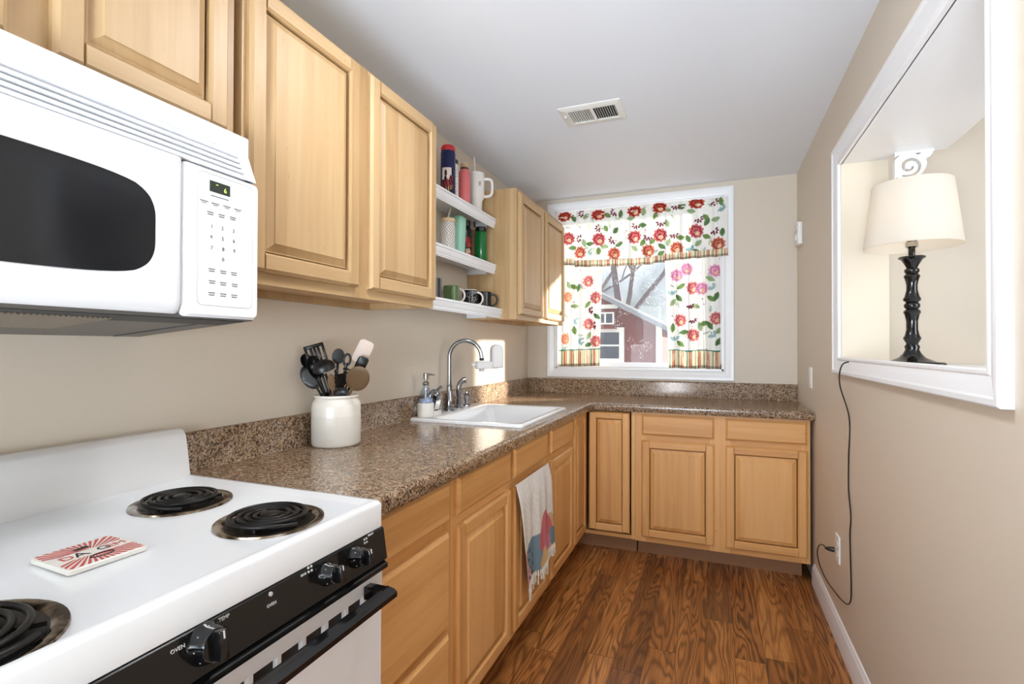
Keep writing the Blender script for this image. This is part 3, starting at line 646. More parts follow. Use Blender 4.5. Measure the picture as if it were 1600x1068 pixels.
for sgn in (-1, 1):
    nW = 17
    for k in range(nW):
        a0 = math.radians(-74 + 148 * (k + .1) / nW); a1 = math.radians(-74 + 148 * (k + .62) / nW)
        pts = []
        for a, rad in ((a0, 'i'), (a0, 'o'), (a1, 'o'), (a1, 'i')):
            dx, dy = sgn * math.cos(a), math.sin(a)
            if rad == 'i': tt = .016 / max(abs(dx), .05)
            else: tt = min(.052 / max(abs(dx), 1e-3), .052 / max(abs(dy), 1e-3))
            tt = min(tt, .052 / max(abs(dy), 1e-3)) ; pts.append((dx * tt, dy * tt))
        if abs(pts[0][0] - pts[1][0]) + abs(pts[0][1] - pts[1][1]) < .002: continue
        b.loft([[tv(x, y, z1 + .0001) for x, y in pts], [tv(x, y, z1 + .0004) for x, y in pts]])
text_mesh(b, 'D', .026, tv(0, -.032, z1 + .0003), (0, 1, 0), (-1, 0, 0), .0002); text_mesh(b, 'EM', .022, tv(0, .036, z1 + .0003), (0, 1, 0), (-1, 0, 0), .0002)
b.done('print', RED, tr)
b = B(); text_mesh(b, 'A', .030, tv(0, -.014, z1 + .0003), (0, 1, 0), (-1, 0, 0), .0002); text_mesh(b, 'G', .026, tv(0, .018, z1 + .0003), (0, 1, 0), (-1, 0, 0), .0002)
b.loft([[tv(x, y, z1 + .0005) for x, y in ((-.030, -.012), (-.022, -.010), (-.024, .012), (-.034, .008))], [tv(x, y, z1 + .0008) for x, y in ((-.030, -.012), (-.022, -.010), (-.024, .012), (-.034, .008))]])
b.tube([tv(.028 + .007 * math.cos(a), .002 + .016 * math.sin(a), z1 + .0004) for a in [k * math.pi / 10 for k in range(20)]], .0012, 5, closed=True)
b.done('lettering', BLACKI, tr)

# ------------------------------------------------------------------ microwave
MY0, MY1 = .083, .846
c = thing('microwave', (.2, .465, 1.28), 'white over-the-range microwave with dark window hanging above the stove', 'microwave')
b = B(); b.box(.002, .368, MY0 + .002, MY1 - .002, 1.318, 1.722, .003)
b.done('body', PLAST, c)
b = B(); b.loft([[Vector((x, y, z)) for x, z in ((.004, 1.279), (.385, 1.312), (.385, 1.320), (.004, 1.320))] for y in (MY0 + .004, MY1 - .006)]); pan = b.done('base_pan', UNDER, c)
b = B(); b.loft([[Vector((x, y, z)) for x, z in ((.02, 1.2785), (.375, 1.3095), (.375, 1.312), (.02, 1.281))] for y in (MY1 - .075, MY1 - .070)])
b.loft([[Vector((x, y, z)) for x, z in ((.30, 1.3035), (.375, 1.3095), (.375, 1.312), (.30, 1.306))] for y in (MY0 + .02, MY1 - .02)])
b.done('pan_rib', GASK, pan)
b = B()
for k in range(60):
    y = .12 + k * .0078; b.tube([(.16, y, 1.2905), (.25, y, 1.2985), (.345, y, 1.3065)], .0028, 5)
b.done('grease_filter', STEEL, pan)
# vent grille
b = B(); gy0, gy1 = MY0, MY1 - .004
gp = lambda s: (.352 + (.396 - .352) * s, 1.7225 - (1.7225 - 1.617) * s)    # s from top to bottom
x0_, zz0 = gp(0); x1_, zz1 = gp(1)
b.loft([[Vector((x, y, z)) for x, z in ((.33, 1.617), (.376, 1.617), (.340, 1.7225), (.33, 1.7225))] for y in (gy0, gy1)])
def gstrip(s0_, s1_, out=0.0):
    (xa_, za_), (xb_, zb_) = gp(s0_), gp(s1_)
    b.loft([[Vector((x, y, z)) for x, z in ((xa_ - .02, za_), (xa_ - .002, za_), (xa_ + .001, za_ - .002), (xb_, zb_ + .0012), (xb_ - .003, zb_), (xb_ - .02, zb_))] for y in (gy0 + .001, gy1 - .012)])
gstrip(0, .17); gstrip(.90, 1.0)
for k in range(6): gstrip(.20 + k * .118, .20 + k * .118 + .082)
b.loft([[Vector((x, y, z)) for x, z in ((.34, 1.617), (.396, 1.617), (.353, 1.7215), (.345, 1.7225), (.335, 1.7225))] for y in (gy1 - .03, gy1 - .004)] + [[Vector((x, y, z)) for x, z in ((.34, 1.62), (.388, 1.62), (.349, 1.713), (.345, 1.715), (.335, 1.715))] for y in (gy1,)])
b.done('vent_grille', PLAST, c, ang=25)
# door with dished window surround
wy, wz, wa, wb = .372, 1.4675, .256, .0905
def dish(y, z):
    d = (abs((y - wy) / (wa + .035)) ** 5 + abs((z - wz) / (wb + .030)) ** 3.2) ** .25
    t_ = min(max((d - .72) / .33, 0), 1); return t_ * t_ * (3 - 2 * t_)
DZ0, DZ1, DY0, DY1 = 1.314, 1.6145, MY0, .667
b = B()
def dfn(u, v):
    y = DY0 + (DY1 - DY0) * u; z = DZ0 + (DZ1 - DZ0) * v; e_ = min(z - DZ0, .03) / .03; round_ = (1 - (1 - e_) ** 2) ** .5
    edge = min(DY1 - y, .006) / .006
    return Vector((.388 + .011 * dish(y, z) - .022 * (1 - round_) - .003 * (1 - edge), y, z))
V = b.grid(110, 56, dfn)
bk = .366
lo = [v[0] for v in V]; hi = [v[-1] for v in V]
def back(vs):
    w = [b.bm.verts.new((bk, v.co.y, v.co.z)) for v in vs]
    for i in range(len(vs) - 1): b.face(None, [vs[i], vs[i + 1], w[i + 1], w[i]])
back(lo); back(hi); back(V[0]); back(V[-1])
md = b.done('door', PLAST, c, ang=50)
b = B(); P = []
for k in range(96):
    a = 2 * math.pi * k / 96; ca, sa = math.cos(a), math.sin(a); rr_k = (abs(ca) ** 5.5 + abs(sa) ** 3.6) ** (-1 / 4.4)
    P.append((wy + wa * ca * rr_k * 1.0, wz + wb * sa * rr_k))
b.loft([[Vector((.386, y, z)) for y, z in P], [Vector((.3908, y, z)) for y, z in P], [Vector((.3912, wy + (y - wy) * .97, wz + (z - wz) * .95)) for y, z in P]])
b.done('window', BGLASS, md, ang=40)
b = B(); pp = rrect(.672, MY1 - .001, 1.314, 1.6145, .010)
b.loft([[Vector((.366, y, z)) for y, z in pp], [Vector((.390, y, z)) for y, z in pp], [Vector((.399, .759 + (y - .759) * .94, 1.464 + (z - 1.464) * .965)) for y, z in pp]])
pn = b.done('keypad_panel', PLAST, c, ang=30)
b = B(); pl = rrect(.6975, .8265, 1.338, 1.603, .012)
b.tube([(.3992, y, z) for y, z in pl], .0006, 4, closed=True); b.done('panel_outline', mat('pale_grey_line', (190, 190, 190), .5), pn)
b = B(); b.box(.398, .4002, .724, .770, 1.568, 1.590, .0005); dsp = lab(b.done('display', mat('display_dark', (48, 56, 48), .2), pn), 'dark clock display with a green 6')
b = B(); text_mesh(b, '6', .014, (.4006, .758, 1.5765), (0, 1, 0), (0, 0, 1), .0002); b.box(.4002, .4006, .737, .742, 1.583, 1.5845)
b.done('digits', emis('green_segments', (170, 205, 90), 0.8), dsp)
b = B()
for t_, y, z in (('1', .729, 1.497), ('2', .753, 1.498), ('3', .779, 1.498), ('4', .728, 1.476), ('5', .754, 1.4765), ('6', .780, 1.477), ('7', .729, 1.454), ('8', .755, 1.455), ('9', .781, 1.456), ('0', .755, 1.434)):
    text_mesh(b, t_, .011, (.3996, y, z), (0, 1, 0), (0, 0, 1), .0002)
rows = [(.712, 1.545), (.737, 1.545), (.763, 1.546), (.789, 1.546)]
def dash(y, z, w, h=.0018): b.box(.3990, .3996, y - w / 2, y + w / 2, z - h / 2, z + h / 2)
dash(.747, 1.560, .040, .0016)
for y, z in rows: dash(y, z, .017); dash(y, z - .0035, .010, .0012)
for y, z in ((.726, 1.523), (.751, 1.523), (.777, 1.524), (.730, 1.409), (.756, 1.408), (.781, 1.408), (.731, 1.385), (.756, 1.384), (.783, 1.384), (.730, 1.361), (.756, 1.361), (.782, 1.361)):
    dash(y, z + .0025, .014); dash(y, z - .0018, .012)
b.done('key_legend', GREY, pn)

# ------------------------------------------------------------------ upper cabinets
UX_ = .3074
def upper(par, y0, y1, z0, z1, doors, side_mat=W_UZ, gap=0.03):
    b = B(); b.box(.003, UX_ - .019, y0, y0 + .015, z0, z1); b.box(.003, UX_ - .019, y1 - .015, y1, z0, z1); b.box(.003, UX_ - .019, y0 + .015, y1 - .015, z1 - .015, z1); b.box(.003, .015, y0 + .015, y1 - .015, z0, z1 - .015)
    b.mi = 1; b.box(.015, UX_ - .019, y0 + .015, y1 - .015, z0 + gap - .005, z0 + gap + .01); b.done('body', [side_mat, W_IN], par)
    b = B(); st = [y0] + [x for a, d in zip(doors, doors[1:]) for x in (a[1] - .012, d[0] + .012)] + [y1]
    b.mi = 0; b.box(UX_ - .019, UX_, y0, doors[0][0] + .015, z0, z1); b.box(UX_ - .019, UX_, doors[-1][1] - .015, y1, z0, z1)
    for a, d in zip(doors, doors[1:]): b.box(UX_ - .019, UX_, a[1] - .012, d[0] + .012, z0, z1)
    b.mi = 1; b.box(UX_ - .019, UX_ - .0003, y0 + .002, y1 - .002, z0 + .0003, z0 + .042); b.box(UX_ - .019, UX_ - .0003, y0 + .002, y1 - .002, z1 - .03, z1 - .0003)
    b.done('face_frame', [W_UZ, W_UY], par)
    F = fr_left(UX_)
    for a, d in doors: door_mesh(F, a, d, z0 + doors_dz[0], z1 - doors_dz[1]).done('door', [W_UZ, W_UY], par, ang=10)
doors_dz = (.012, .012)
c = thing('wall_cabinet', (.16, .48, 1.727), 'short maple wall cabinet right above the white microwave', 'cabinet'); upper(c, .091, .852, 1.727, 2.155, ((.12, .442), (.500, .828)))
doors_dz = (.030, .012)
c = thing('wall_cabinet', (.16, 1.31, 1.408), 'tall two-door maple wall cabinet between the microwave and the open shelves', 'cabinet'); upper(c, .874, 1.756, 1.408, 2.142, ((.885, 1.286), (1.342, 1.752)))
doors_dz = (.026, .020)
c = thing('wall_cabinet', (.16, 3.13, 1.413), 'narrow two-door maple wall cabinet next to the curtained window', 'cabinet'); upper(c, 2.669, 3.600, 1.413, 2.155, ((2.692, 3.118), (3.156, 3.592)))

# ------------------------------------------------------------------ open shelves
def shelf(z, xf, label):
    y0, y1 = 1.758, 2.668
    c = thing('wall_shelf', (.1, 2.2, z), label, 'shelf', 'white shelves between the wall cabinets')
    b = B(); b.box(.001, xf - .018, y0, y1, z - .018, z, .001); b.done('board', SHELFW, c)
    pr = [(xf - .018, z + .001), (xf - .001, z + .001), (xf, z - .002), (xf, z - .009), (xf - .005, z - .0095), (xf - .005, z - .014), (xf - .002, z - .016), (xf - .003, z - .022), (xf - .008, z - .034), (xf - .012, z - .038), (xf - .009, z - .040), (xf - .009, z - .046), (xf - .013, z - .047), (xf - .013, z - .053), (xf - .018, z - .053)]
    b = B(); b.loft([[Vector((x, y, q)) for x, q in pr] for y in (y0, y1)]); b.done('crown_moulding', SHELFW, c, ang=20)
    for q in (y0, y1 - .012): b = B(); b.box(.001, .125, q, q + .012, z - .050, z - .018, .002); b.done('cleat', SHELFW, c)
shelf(1.988, .182, 'topmost of the three white wall shelves, holding tall tumblers')
shelf(1.725, .184, 'middle of the three white wall shelves, holding the mint cup')
shelf(1.472, .222, 'lowest of the three white wall shelves, holding the mugs')

def cyl_thing(name, loc, label, cat, group=None): return thing(name, loc, label, cat, group)
def gloss(n, col, r=.3, metal=0): return mat(n, col, r, metal)
S1, S2, S3 = 1.9892, 1.7262, 1.4732
GRP = 'tumblers and bottles on the shelves'
# navy bottle with red lid
c = thing('water_bottle', (.10, 2.250, S1), 'tall navy bottle with a red lid and printed side on the top shelf', 'bottle', GRP)
b = B(); b.lathe([(.034, 0), (.037, .004), (.037, .235), (.034, .245)], (.10, 2.250, S1), 56); bd = b.done('body', PRINTED, c)
def navy(co):
    col = np.tile(np.array([28., 36., 78.]), (len(co), 1)); return col
b2 = B(); b2.lathe([(.0372 , .03), (.0374, .032), (.0374, .14), (.0372, .142)], (.10, 2.250, S1), 90, cap0=False, cap1=False)
sleeve = None
paint_mesh(bd, navy)
V = b2.bm
b2.bm.free()
b = B(); n1_, n2_ = 40, 50
def slv(u, v): a = math.radians(-110 + 88 * u); return Vector((.10 + .0375 * math.cos(a), 2.250 + .0375 * math.sin(a), S1 + .02 + .135 * v))
b.grid(n1_, n2_, slv); pr_ = b.done('printed_panel', PRINTED, c, recalc=False)
def picture(co):
    z = (co[:, 2] - S1 - .02) / .135; a = np.degrees(np.arctan2(co[:, 1] - 2.250, co[:, 0] - .10)); s = (a + 110) / 88
    col = np.tile(np.array([24., 22., 30.]), (len(co), 1))
    m = (z > .55) & (s < .85) & (z + .12 * np.sin(s * 14) > .62); col[m] = (226, 214, 208)
    m = (np.hypot(s - .35, (z - .80)) < .12); col[m] = (60, 40, 45)
    m = (np.abs(z - .35 - .25 * (s - .2)) < .16) & (np.sin(s * 23 + z * 17) > -.3); col[m] = (140, 40, 38)
    m = (np.abs(z - .15 - .2 * (s - .2)) < .08) & (np.cos(s * 31) > .2); col[m] = (190, 130, 80)
    return col
paint_mesh(pr_, picture)
b = B(); b.lathe([(.035, .245), (.036, .249), (.036, .262), (.030, .272), (.012, .276)], (.10, 2.250, S1), 40); lab(b.done('lid', gloss('red_lid', (205, 40, 45)), c), 'red lid')
# white script bottle
c = thing('water_bottle', (.062, 2.365, S1), 'white bottle with red script and black lid behind the navy one', 'bottle', GRP)
b = B(); b.lathe([(.031, 0), (.034, .004), (.034, .21), (.028, .225)], (.062, 2.365, S1), 32); b.done('body', WHITEC, c)
b = B(); b.lathe([(.029, .225), (.030, .229), (.030, .245), (.024, .250)], (.062, 2.365, S1), 28); lab(b.done('lid', BPLAST, c), 'black lid')
b = B()
for k in range(26):
    a = math.radians(-40 + 8 * math.sin(k * 2.3)) ; z = S1 + .02 + k * .0066; p = (.062 + .0346 * math.cos(a), 2.365 + .0346 * math.sin(a), z)
    a2 = a + .22 + .1 * math.sin(k); q_ = (.062 + .0346 * math.cos(a2), 2.365 + .0346 * math.sin(a2), z + .004); b.tube([p, q_], .0009, 5)
b.done('script', gloss('maroon_script', (120, 40, 60)), c)
# pink
c = thing('water_bottle', (.095, 2.440, S1), 'pink bottle with a cork lid between the white bottle and the tumbler', 'bottle', GRP)
m_p = mat('speckled_pink', (225, 118, 120), .4)
b = B(); b.lathe([(.028, 0), (.031, .004), (.031, .20), (.024, .212), (.022, .216)], (.095, 2.440, S1), 32); b.done('body', m_p, c)
b = B(); b.lathe([(.0225, .216), (.0225, .226)], (.095, 2.440, S1), 28); lab(b.done('neck', gloss('dark_band', (70, 60, 55)), c), 'dark neck band')
b = B(); b.lathe([(.021, .226), (.022, .228), (.022, .245), (.020, .247)], (.095, 2.440, S1), 28); lab(b.done('lid', gloss('cork', (205, 170, 125), .7), c), 'cork lid')
# white handled tumbler
tc_ = (.098, 2.583, S1)
c = thing('handled_tumbler', tc_, 'white handled tumbler with a straw at the right end of the top shelf', 'tumbler', GRP)
WT = gloss('cream_powder_coat', (232, 228, 222), .35)
b = B(); b.lathe([(.027, 0), (.030, .004), (.033, .085), (.036, .092), (.042, .100), (.044, .110), (.045, .220), (.044, .228)], tc_, 40); b.done('body', WT, c)
b = B(); b.lathe([(.045, .228), (.046, .231), (.046, .240), (.042, .244), (.030, .245)], tc_, 36); b.done('lid', WT, c)
b = B(); b.tube([(.093, 2.575, S1 + .245), (.090, 2.568, S1 + .330)], .004, 8); b.done('straw', WT, c)
b = B(); hd = Vector((.93, .37, 0)); T0 = Vector(tc_)
pts = [T0 + hd * r + Vector((0, 0, z)) for r, z in ((.040, .210), (.066, .211), (.080, .206), (.087, .195), (.088, .17), (.087, .13), (.080, .118), (.064, .112), (.040, .112))]
b.tube(pts, .0085, 12); b.done('handle', WT, c, ang=70)
b = B(); ld = Vector((.75, -.66, 0)); pl_ = T0 + ld * .0455 + Vector((0, 0, .172)); side = Vector((.66, .75, 0))
b.tube([pl_ + side * (.006 * math.cos(a)) + Vector((0, 0, .006 + .006 * math.sin(a))) for a in [k * math.pi / 6 for k in range(12)]], .0013, 5, closed=True)
b.tube([pl_ + side * -.007 + Vector((0, 0, -.012)), pl_, pl_ + side * .007 + Vector((0, 0, -.012))], .0013, 5); b.done('emblem', BLACKI, c)
# patterned jar
c = thing('straw_jar', (.105, 2.240, S2), 'white patterned jar with wooden lid and straw at the left of the middle shelf', 'jar', GRP)
def pat():
    m = mat('hatched_white_glaze', (215, 210, 205), .4); g = N(m); o = g.sep(g.obj()); an = g.math('ARCTAN2', o[1], o[0])
    s1_ = g.math('SINE', g.math('ADD', g.math('MULTIPLY', an, 16.0), g.math('MULTIPLY', o[2], 420.0))); s2_ = g.math('SINE', g.math('SUBTRACT', g.math('MULTIPLY', an, 16.0), g.math('MULTIPLY', o[2], 420.0)))
    ck = g.math('GREATER_THAN', g.math('MULTIPLY', g.math('SINE', g.math('MULTIPLY', an, 4.0)), g.math('SINE', g.math('MULTIPLY', o[2], 105.0))), 0.0)
    f = g.mix(ck, s1_, s2_); f = g.ramp(f, [(0.45, (0, 0, 0, 1)), (0.6, (1, 1, 1, 1))]); g.base(g.mix(f, lin(226, 221, 214), lin(140, 132, 128))); return m
b = B(); b.lathe([(.032, 0), (.036, .004), (.037, .02), (.037, .125), (.034, .138), (.033, .150)], (.105, 2.240, S2), 36); b.done('body', pat(), thing_ := c)
b = B(); b.lathe([(.034, .150), (.037, .151), (.037, .166), (.035, .168)], (.105, 2.240, S2), 32); lab(b.done('lid', gloss('bamboo', (214, 186, 145), .5), c), 'pale wooden lid')
b = B(); b.tube([(.105, 2.240, S2 + .168), (.110, 2.258, S2 + .225)], .0042, 8); b.done('straw', WHITEC, c)
# mint cup
c = thing('tumbler_cup', (.100, 2.365, S2), 'mint green straight-sided cup right of the patterned jar', 'cup', GRP)
b = B(); b.loft([[Vector((.100 + x, 2.365 + y, S2 + z)) for x, y in rrect(-w, w, -w, w, .018)] for w, z in ((.027, 0), (.029, .004), (.034, .195), (.033, .203), (.028, .206))]); b.done('body', gloss('mint_green', (160, 214, 192), .35), c, ang=45)
b = B(); b.lathe([(.026, .206), (.026, .211), (.02, .213)], (.100, 2.365, S2), 24); b.done('lid', gloss('mint_lid', (140, 195, 175), .35), c)
# dark floral bottle
c = thing('water_bottle', (.085, 2.480, S2), 'black bottle with red flower print between the mint cup and green bottle', 'bottle', GRP)
b = B(); b.lathe([(.029, 0), (.032, .004), (.032, .165), (.024, .180), (.022, .185)], (.085, 2.480, S2), 64)
bb = b.done('body', PRINTED, c)
b = B(); b.grid(36, 50, lambda u, v: Vector((.085 + .0323 * math.cos(math.radians(-95 + 90 * u)), 2.480 + .0323 * math.sin(math.radians(-95 + 90 * u)), S2 + .01 + .15 * v))); fl = b.done('printed_panel', PRINTED, c, recalc=False)
paint_mesh(bb, lambda co: np.tile(np.array([26., 26., 28.]), (len(co), 1)))
def flor(co):
    z = (co[:, 2] - S2 - .01); a = np.arctan2(co[:, 1] - 2.480, co[:, 0] - .085); s = a * .0323
    col = np.tile(np.array([26., 26., 28.]), (len(co), 1))
    for cs, cz, r, cc in ((-.026, .095, .018, (165, 30, 35)), (-.018, .07, .014, (190, 50, 45)), (-.022, .035, .016, (232, 190, 160)), (-.014, .018, .010, (215, 90, 70))):
        th = np.arctan2(z - cz, s - cs); d = np.hypot(s - cs, z - cz) / (r * (.75 + .25 * np.abs(np.cos(2.5 * th)))); m = (d < 1) & (np.sin(d * 9) > -.6); col[m] = cc
    return col
paint_mesh(fl, flor)
b = B(); b.lathe([(.024, .185), (.025, .188), (.025, .212), (.020, .216)], (.085, 2.480, S2), 28); b.done('lid', BPLAST, c)
# green bottle
gc_ = (.118, 2.600, S2)
c = thing('water_bottle', gc_, 'clear green bottle with black loop lid at the right of the middle shelf', 'bottle', GRP)
b = B(); b.lathe([(.031, 0), (.035, .005), (.035, .165), (.031, .175), (.028, .178)], gc_, 36); b.done('body', mat('bottle_green', (20, 105, 50), .12), c)
b = B(); b.lathe([(.030, .178), (.032, .181), (.032, .200), (.026, .204), (.012, .205)], gc_, 28)
b.tube([Vector(gc_) + Vector((-.01 - .008, -.026, .200)) + Vector((.006 * math.cos(a), -.018 - .018 * math.cos(a), .012 + .016 * math.sin(a))) for a in [k * math.pi / 7 for k in range(14)]], .0032, 8, closed=True)
b.done('lid', BPLAST, c)
# mugs
def mug(loc, r, h, label, mb, mr, hang, mh, hs=1.0, extra=None):
    c = thing('mug', loc, label, 'mug', 'mugs on the lowest shelf'); L = Vector(loc)
    b = B(); b.lathe([(r * .86, 0), (r * .95, .003), (r, .012), (r, h - .004)], loc, 44, cap1=False); b.mi = 1
    b.lathe([(r, h - .004), (r, h - .001), (r - .001, h), (r - .003, h), (r - .004, h - .002), (r - .004, .008), (.001, .007)], loc, 44, cap0=False)
    b.done('body', [mb, mr], c, ang=50)
    b = B(); d = Vector((math.cos(hang), math.sin(hang), 0))
    pts = [L + d * (r - .003 + .034 * hs * math.sin(a) ** .8) + Vector((0, 0, h * .5 + h * .36 * math.cos(a))) for a in [math.pi * k / 14 for k in range(15)]]
    b.tube(pts, .0055, 10); b.done('handle', mh, c, ang=70)
    if extra: extra(c, L)
GRN = gloss('olive_green_glaze', (86, 110, 66), .25); NVY = gloss('black_glaze', (24, 24, 28), .2); WG = WHITEC
mug((.110, 2.100, S3), .034, .108, 'dark chrome-rimmed cup half hidden at the left end of the lowest shelf', gloss('charcoal', (50, 50, 55), .25), CHROME, -2.6, CHROME, .5)
mug((.115, 2.262, S3), .040, .088, 'olive green mug at the left of the lowest shelf', GRN, GRN, -1.05, GRN)
mug((.072, 2.340, S3), .036, .096, 'white mug with dark and red rim pattern behind the green mug', WG, gloss('brick_rim', (140, 50, 50)), .05, WG, 1.25)
def words(c, L):
    b = B()
    for k, (t_, s_) in enumerate((('|||', .024), ('GO', .018), ('BEST', .012), ('O', .022))):
        a0 = -.70; z = .075 - k * .019
        for j, ch in enumerate(t_):
            a = a0 + (j - len(t_) / 2) * .30; d = Vector((math.cos(a), math.sin(a), 0)); side = Vector((-math.sin(a), math.cos(a), 0))
            text_mesh(b, ch, s_, L + d * .0418 + Vector((0, 0, z)), side, (0, 0, 1), .0003)
    b.done('lettering', WPRINT, c)
def scribble(c, L):
    b = B(); rnd = random.Random(3)
    for k in range(46):
        a = rnd.uniform(-1.5, -.05); z = rnd.uniform(.010, .080); dz = rnd.choice((0, .007)); da = .0 if dz else .16
        p = L + Vector((math.cos(a), math.sin(a), 0)) * .0414 + Vector((0, 0, z)); q_ = L + Vector((math.cos(a + da), math.sin(a + da), 0)) * .0414 + Vector((0, 0, z + dz)); b.tube([p, q_], .0011, 5)
    b.done('lettering', WPRINT, c)
mug((.098, 2.500, S3), .041, .094, 'black mug with white writing and white handle on the lowest shelf', NVY, WG, .45, WG, 1.0, scribble)
mug((.142, 2.596, S3), .040, .090, 'plain black mug with black handle at the right end of the lowest shelf', NVY, NVY, .30, NVY, 1.05)

# ------------------------------------------------------------------ utensil canister
cx0, cy0, cz0 = .112, 1.432, .9142
c = thing('utensil_canister', (cx0, cy0, cz0), 'white dimpled ceramic canister of cooking utensils on the worktop', 'canister')
def dimple():
    m = mat('dimpled_white_ceramic', (228, 222, 212), .2, spec=.6); g = N(m); o = g.sep(g.obj()); an = g.math('ARCTAN2', o[1], o[0])
    u = g.math('MULTIPLY', an, .082 / .0062); v = g.math('DIVIDE', o[2], .0058); row = g.math('FLOOR', v)
    off = g.math('MULTIPLY', g.math('MODULO', row, 2.0), .5); fu = g.math('SUBTRACT', g.math('FRACT', g.math('ADD', u, off)), .5); fv = g.math('SUBTRACT', g.math('FRACT', v), .5)
    d = g.math('SQRT', g.math('ADD', g.math('POWER', fu, 2.0), g.math('POWER', fv, 2.0))); h = g.math('SMOOTH_MIN', d, .30, .05)
    lim = g.math('LESS_THAN', o[2], .105); h2 = g.math('MULTIPLY', g.math('SUBTRACT', h, .3), lim); g.bump(h2, 0.7, .012); return m
b = B(); b.lathe([(.074, 0), (.079, .003), (.082, .010), (.083, .08), (.082, .135), (.079, .150), (.071, .159), (.070, .163), (.0745, .167), (.0745, .172), (.072, .174), (.068, .172), (.066, .163), (.074, .145), (.076, .05), (.072, .008), (.001, .007)], (cx0, cy0, cz0), 64)
b.done('jar', dimple(), c, ang=60)
CAN = Vector((cx0, cy0, cz0))
def frame_to(tip, dirv, toward=(1.0, -1.1, .0)):
    d = Vector(dirv).normalized(); n = Vector(toward); n = (n - d * n.dot(d)).normalized(); w = d.cross(n).normalized()
    return Matrix(((w.x, n.x, d.x, tip[0]), (w.y, n.y, d.y, tip[1]), (w.z, n.z, d.z, tip[2]), (0, 0, 0, 1)))
UG = 'utensils standing in the white canister'
def utensil(name, label, kind, head, w, h, material, bottom, toward=(1., -1.1, 0), tilt=0.0, hm=None, hr=.0045):
    head = Vector(head); bot = CAN + Vector((*bottom, .012)); d = (head - bot).normalized()
    t = thing(name, tuple(bot), label, name.replace('_', ' ').split()[-1], UG)
    start = head - d * (h * .5)
    b = B(); b.tube([bot, bot + (start - bot) * .5, start + d * .01], [hr * 1.2, hr, hr * .9], 8); b.done('handle', hm or material, t)
    M = frame_to(head, d, toward) @ Matrix.Rotation(tilt, 4, 'X'); b = B(); k = 18
    def out(i): return [(math.cos(2 * math.pi * j / k), math.sin(2 * math.pi * j / k)) for j in range(k)]
    if kind == 'spoon':
        rg = []
        for s_, dep in ((1, 0), (.96, .002), (.75, -.008), (.4, -.014), (.05, -.016)): rg.append([M @ Vector((w / 2 * s_ * x, dep, h / 2 * s_ * y)) for x, y in out(0)])
        rb = [[M @ Vector((w / 2 * s_ * x, dep - .003, h / 2 * s_ * y)) for x, y in out(0)] for s_, dep in ((.05, -.016), (.4, -.014), (.75, -.008), (.98, -.0))]
        b.loft(rg + rb, cap0=False, cap1=False); 
    elif kind == 'disc':
        b.loft([[M @ Vector((w / 2 * s_ * x, dep, h / 2 * s_ * y)) for x, y in out(0)] for s_, dep in ((.95, -.003), (1, -.001), (1, .001), (.95, .003), (.6, .0035))])
    elif kind == 'ladle':
        rg = [[M @ Vector((w / 2 * s_ * x, w / 2 * s_ * y, hh)) for x, y in out(0)] for s_, hh in ((1, 0), (.97, .012), (.8, .024), (.5, .031), (.1, .033))]
        b.loft(rg, cap0=False)
    elif kind == 'slotted':
        t2 = .0028
        for x0, x1, z0, z1 in ((-w / 2, -w / 2 + .009, -h / 2, h / 2), (w / 2 - .009, w / 2, -h / 2, h / 2), (-w / 2, w / 2, h / 2 - .012, h / 2), (-w / 2, w / 2, -h / 2, -h / 2 + .022)):
            q = B(); q.box(x0, x1, -t2, t2, z0, z1, .002); b.add(q, M)
        for j in range(3):
            xm = -w / 2 + .009 + (w - .018) * (j + 1) / 4; q = B(); q.box(xm - .0045, xm + .0045, -t2, t2, -h / 2 + .01, h / 2 - .006, .0015); b.add(q, M)
    elif kind == 'flat':
        P = rrect(-w / 2, w / 2, -h / 2, h / 2, min(w, h) * .28); b.loft([[M @ Vector((x * s_, y_, z * s_)) for x, z in P] for s_, y_ in ((.96, -.0022), (1, -.001), (1, .001), (.96, .0022))])
    elif kind == 'fork':
        P = rrect(-w / 2, w / 2, -h / 2, h * .2, .012); b.loft([[M @ Vector((x, y_, z)) for x, z in P] for y_ in (-.0025, .0025)])
        for sgn in (-1, 1):
            for j in range(5): z = -h / 2 + .012 + j * h * .19; b.tube([M @ Vector((sgn * w * .35, 0, z)), M @ Vector((sgn * w * .55, .012, z)), M @ Vector((sgn * w * .60, .030, z + .002))], [.004, .0036, .002], 7)
    elif kind == 'whisk':
        for j in range(5):
            aa = math.pi * j / 5; b.tube([M @ Vector((w / 2 * math.sin(p) * math.cos(aa), w / 2 * math.sin(p) * math.sin(aa), h / 2 * -math.cos(p))) for p in [math.pi * q / 12 for q in range(13)]], .0012, 6)
    elif kind == 'loop':
        b.tube([M @ Vector((w / 2 * math.cos(p), 0, h / 2 * math.sin(p))) for p in [2 * math.pi * q / 20 for q in range(20)]], .004, 8, closed=True)
    b.done('head', material, t, ang=50)
DWOOD = mat('oiled_wood', (104, 78, 50), .5); LWOOD = mat('light_wood', (118, 88, 60), .5); SILI = mat('pale_silicone', (205, 186, 174), .45)
utensil('slotted_turner', 'black slotted turner leaning left, highest on the left of the canister', 'slotted', (.066, 1.385, 1.222), .066, .085, BNYLON, (.03, .0))
utensil('cooking_spoon', 'black cooking spoon leaning furthest left over the canister rim', 'spoon', (.036, 1.372, 1.205), .040, .055, BNYLON, (.035, .02))
utensil('cooking_spoon', 'black solid spoon low at the left of the canister', 'disc', (.040, 1.385, 1.150), .060, .090, BNYLON, (.045, .01))
utensil('cooking_spoon', 'upright black oval spoon in front of the slotted turner', 'spoon', (.072, 1.372, 1.185), .050, .085, BNYLON, (.02, .01))
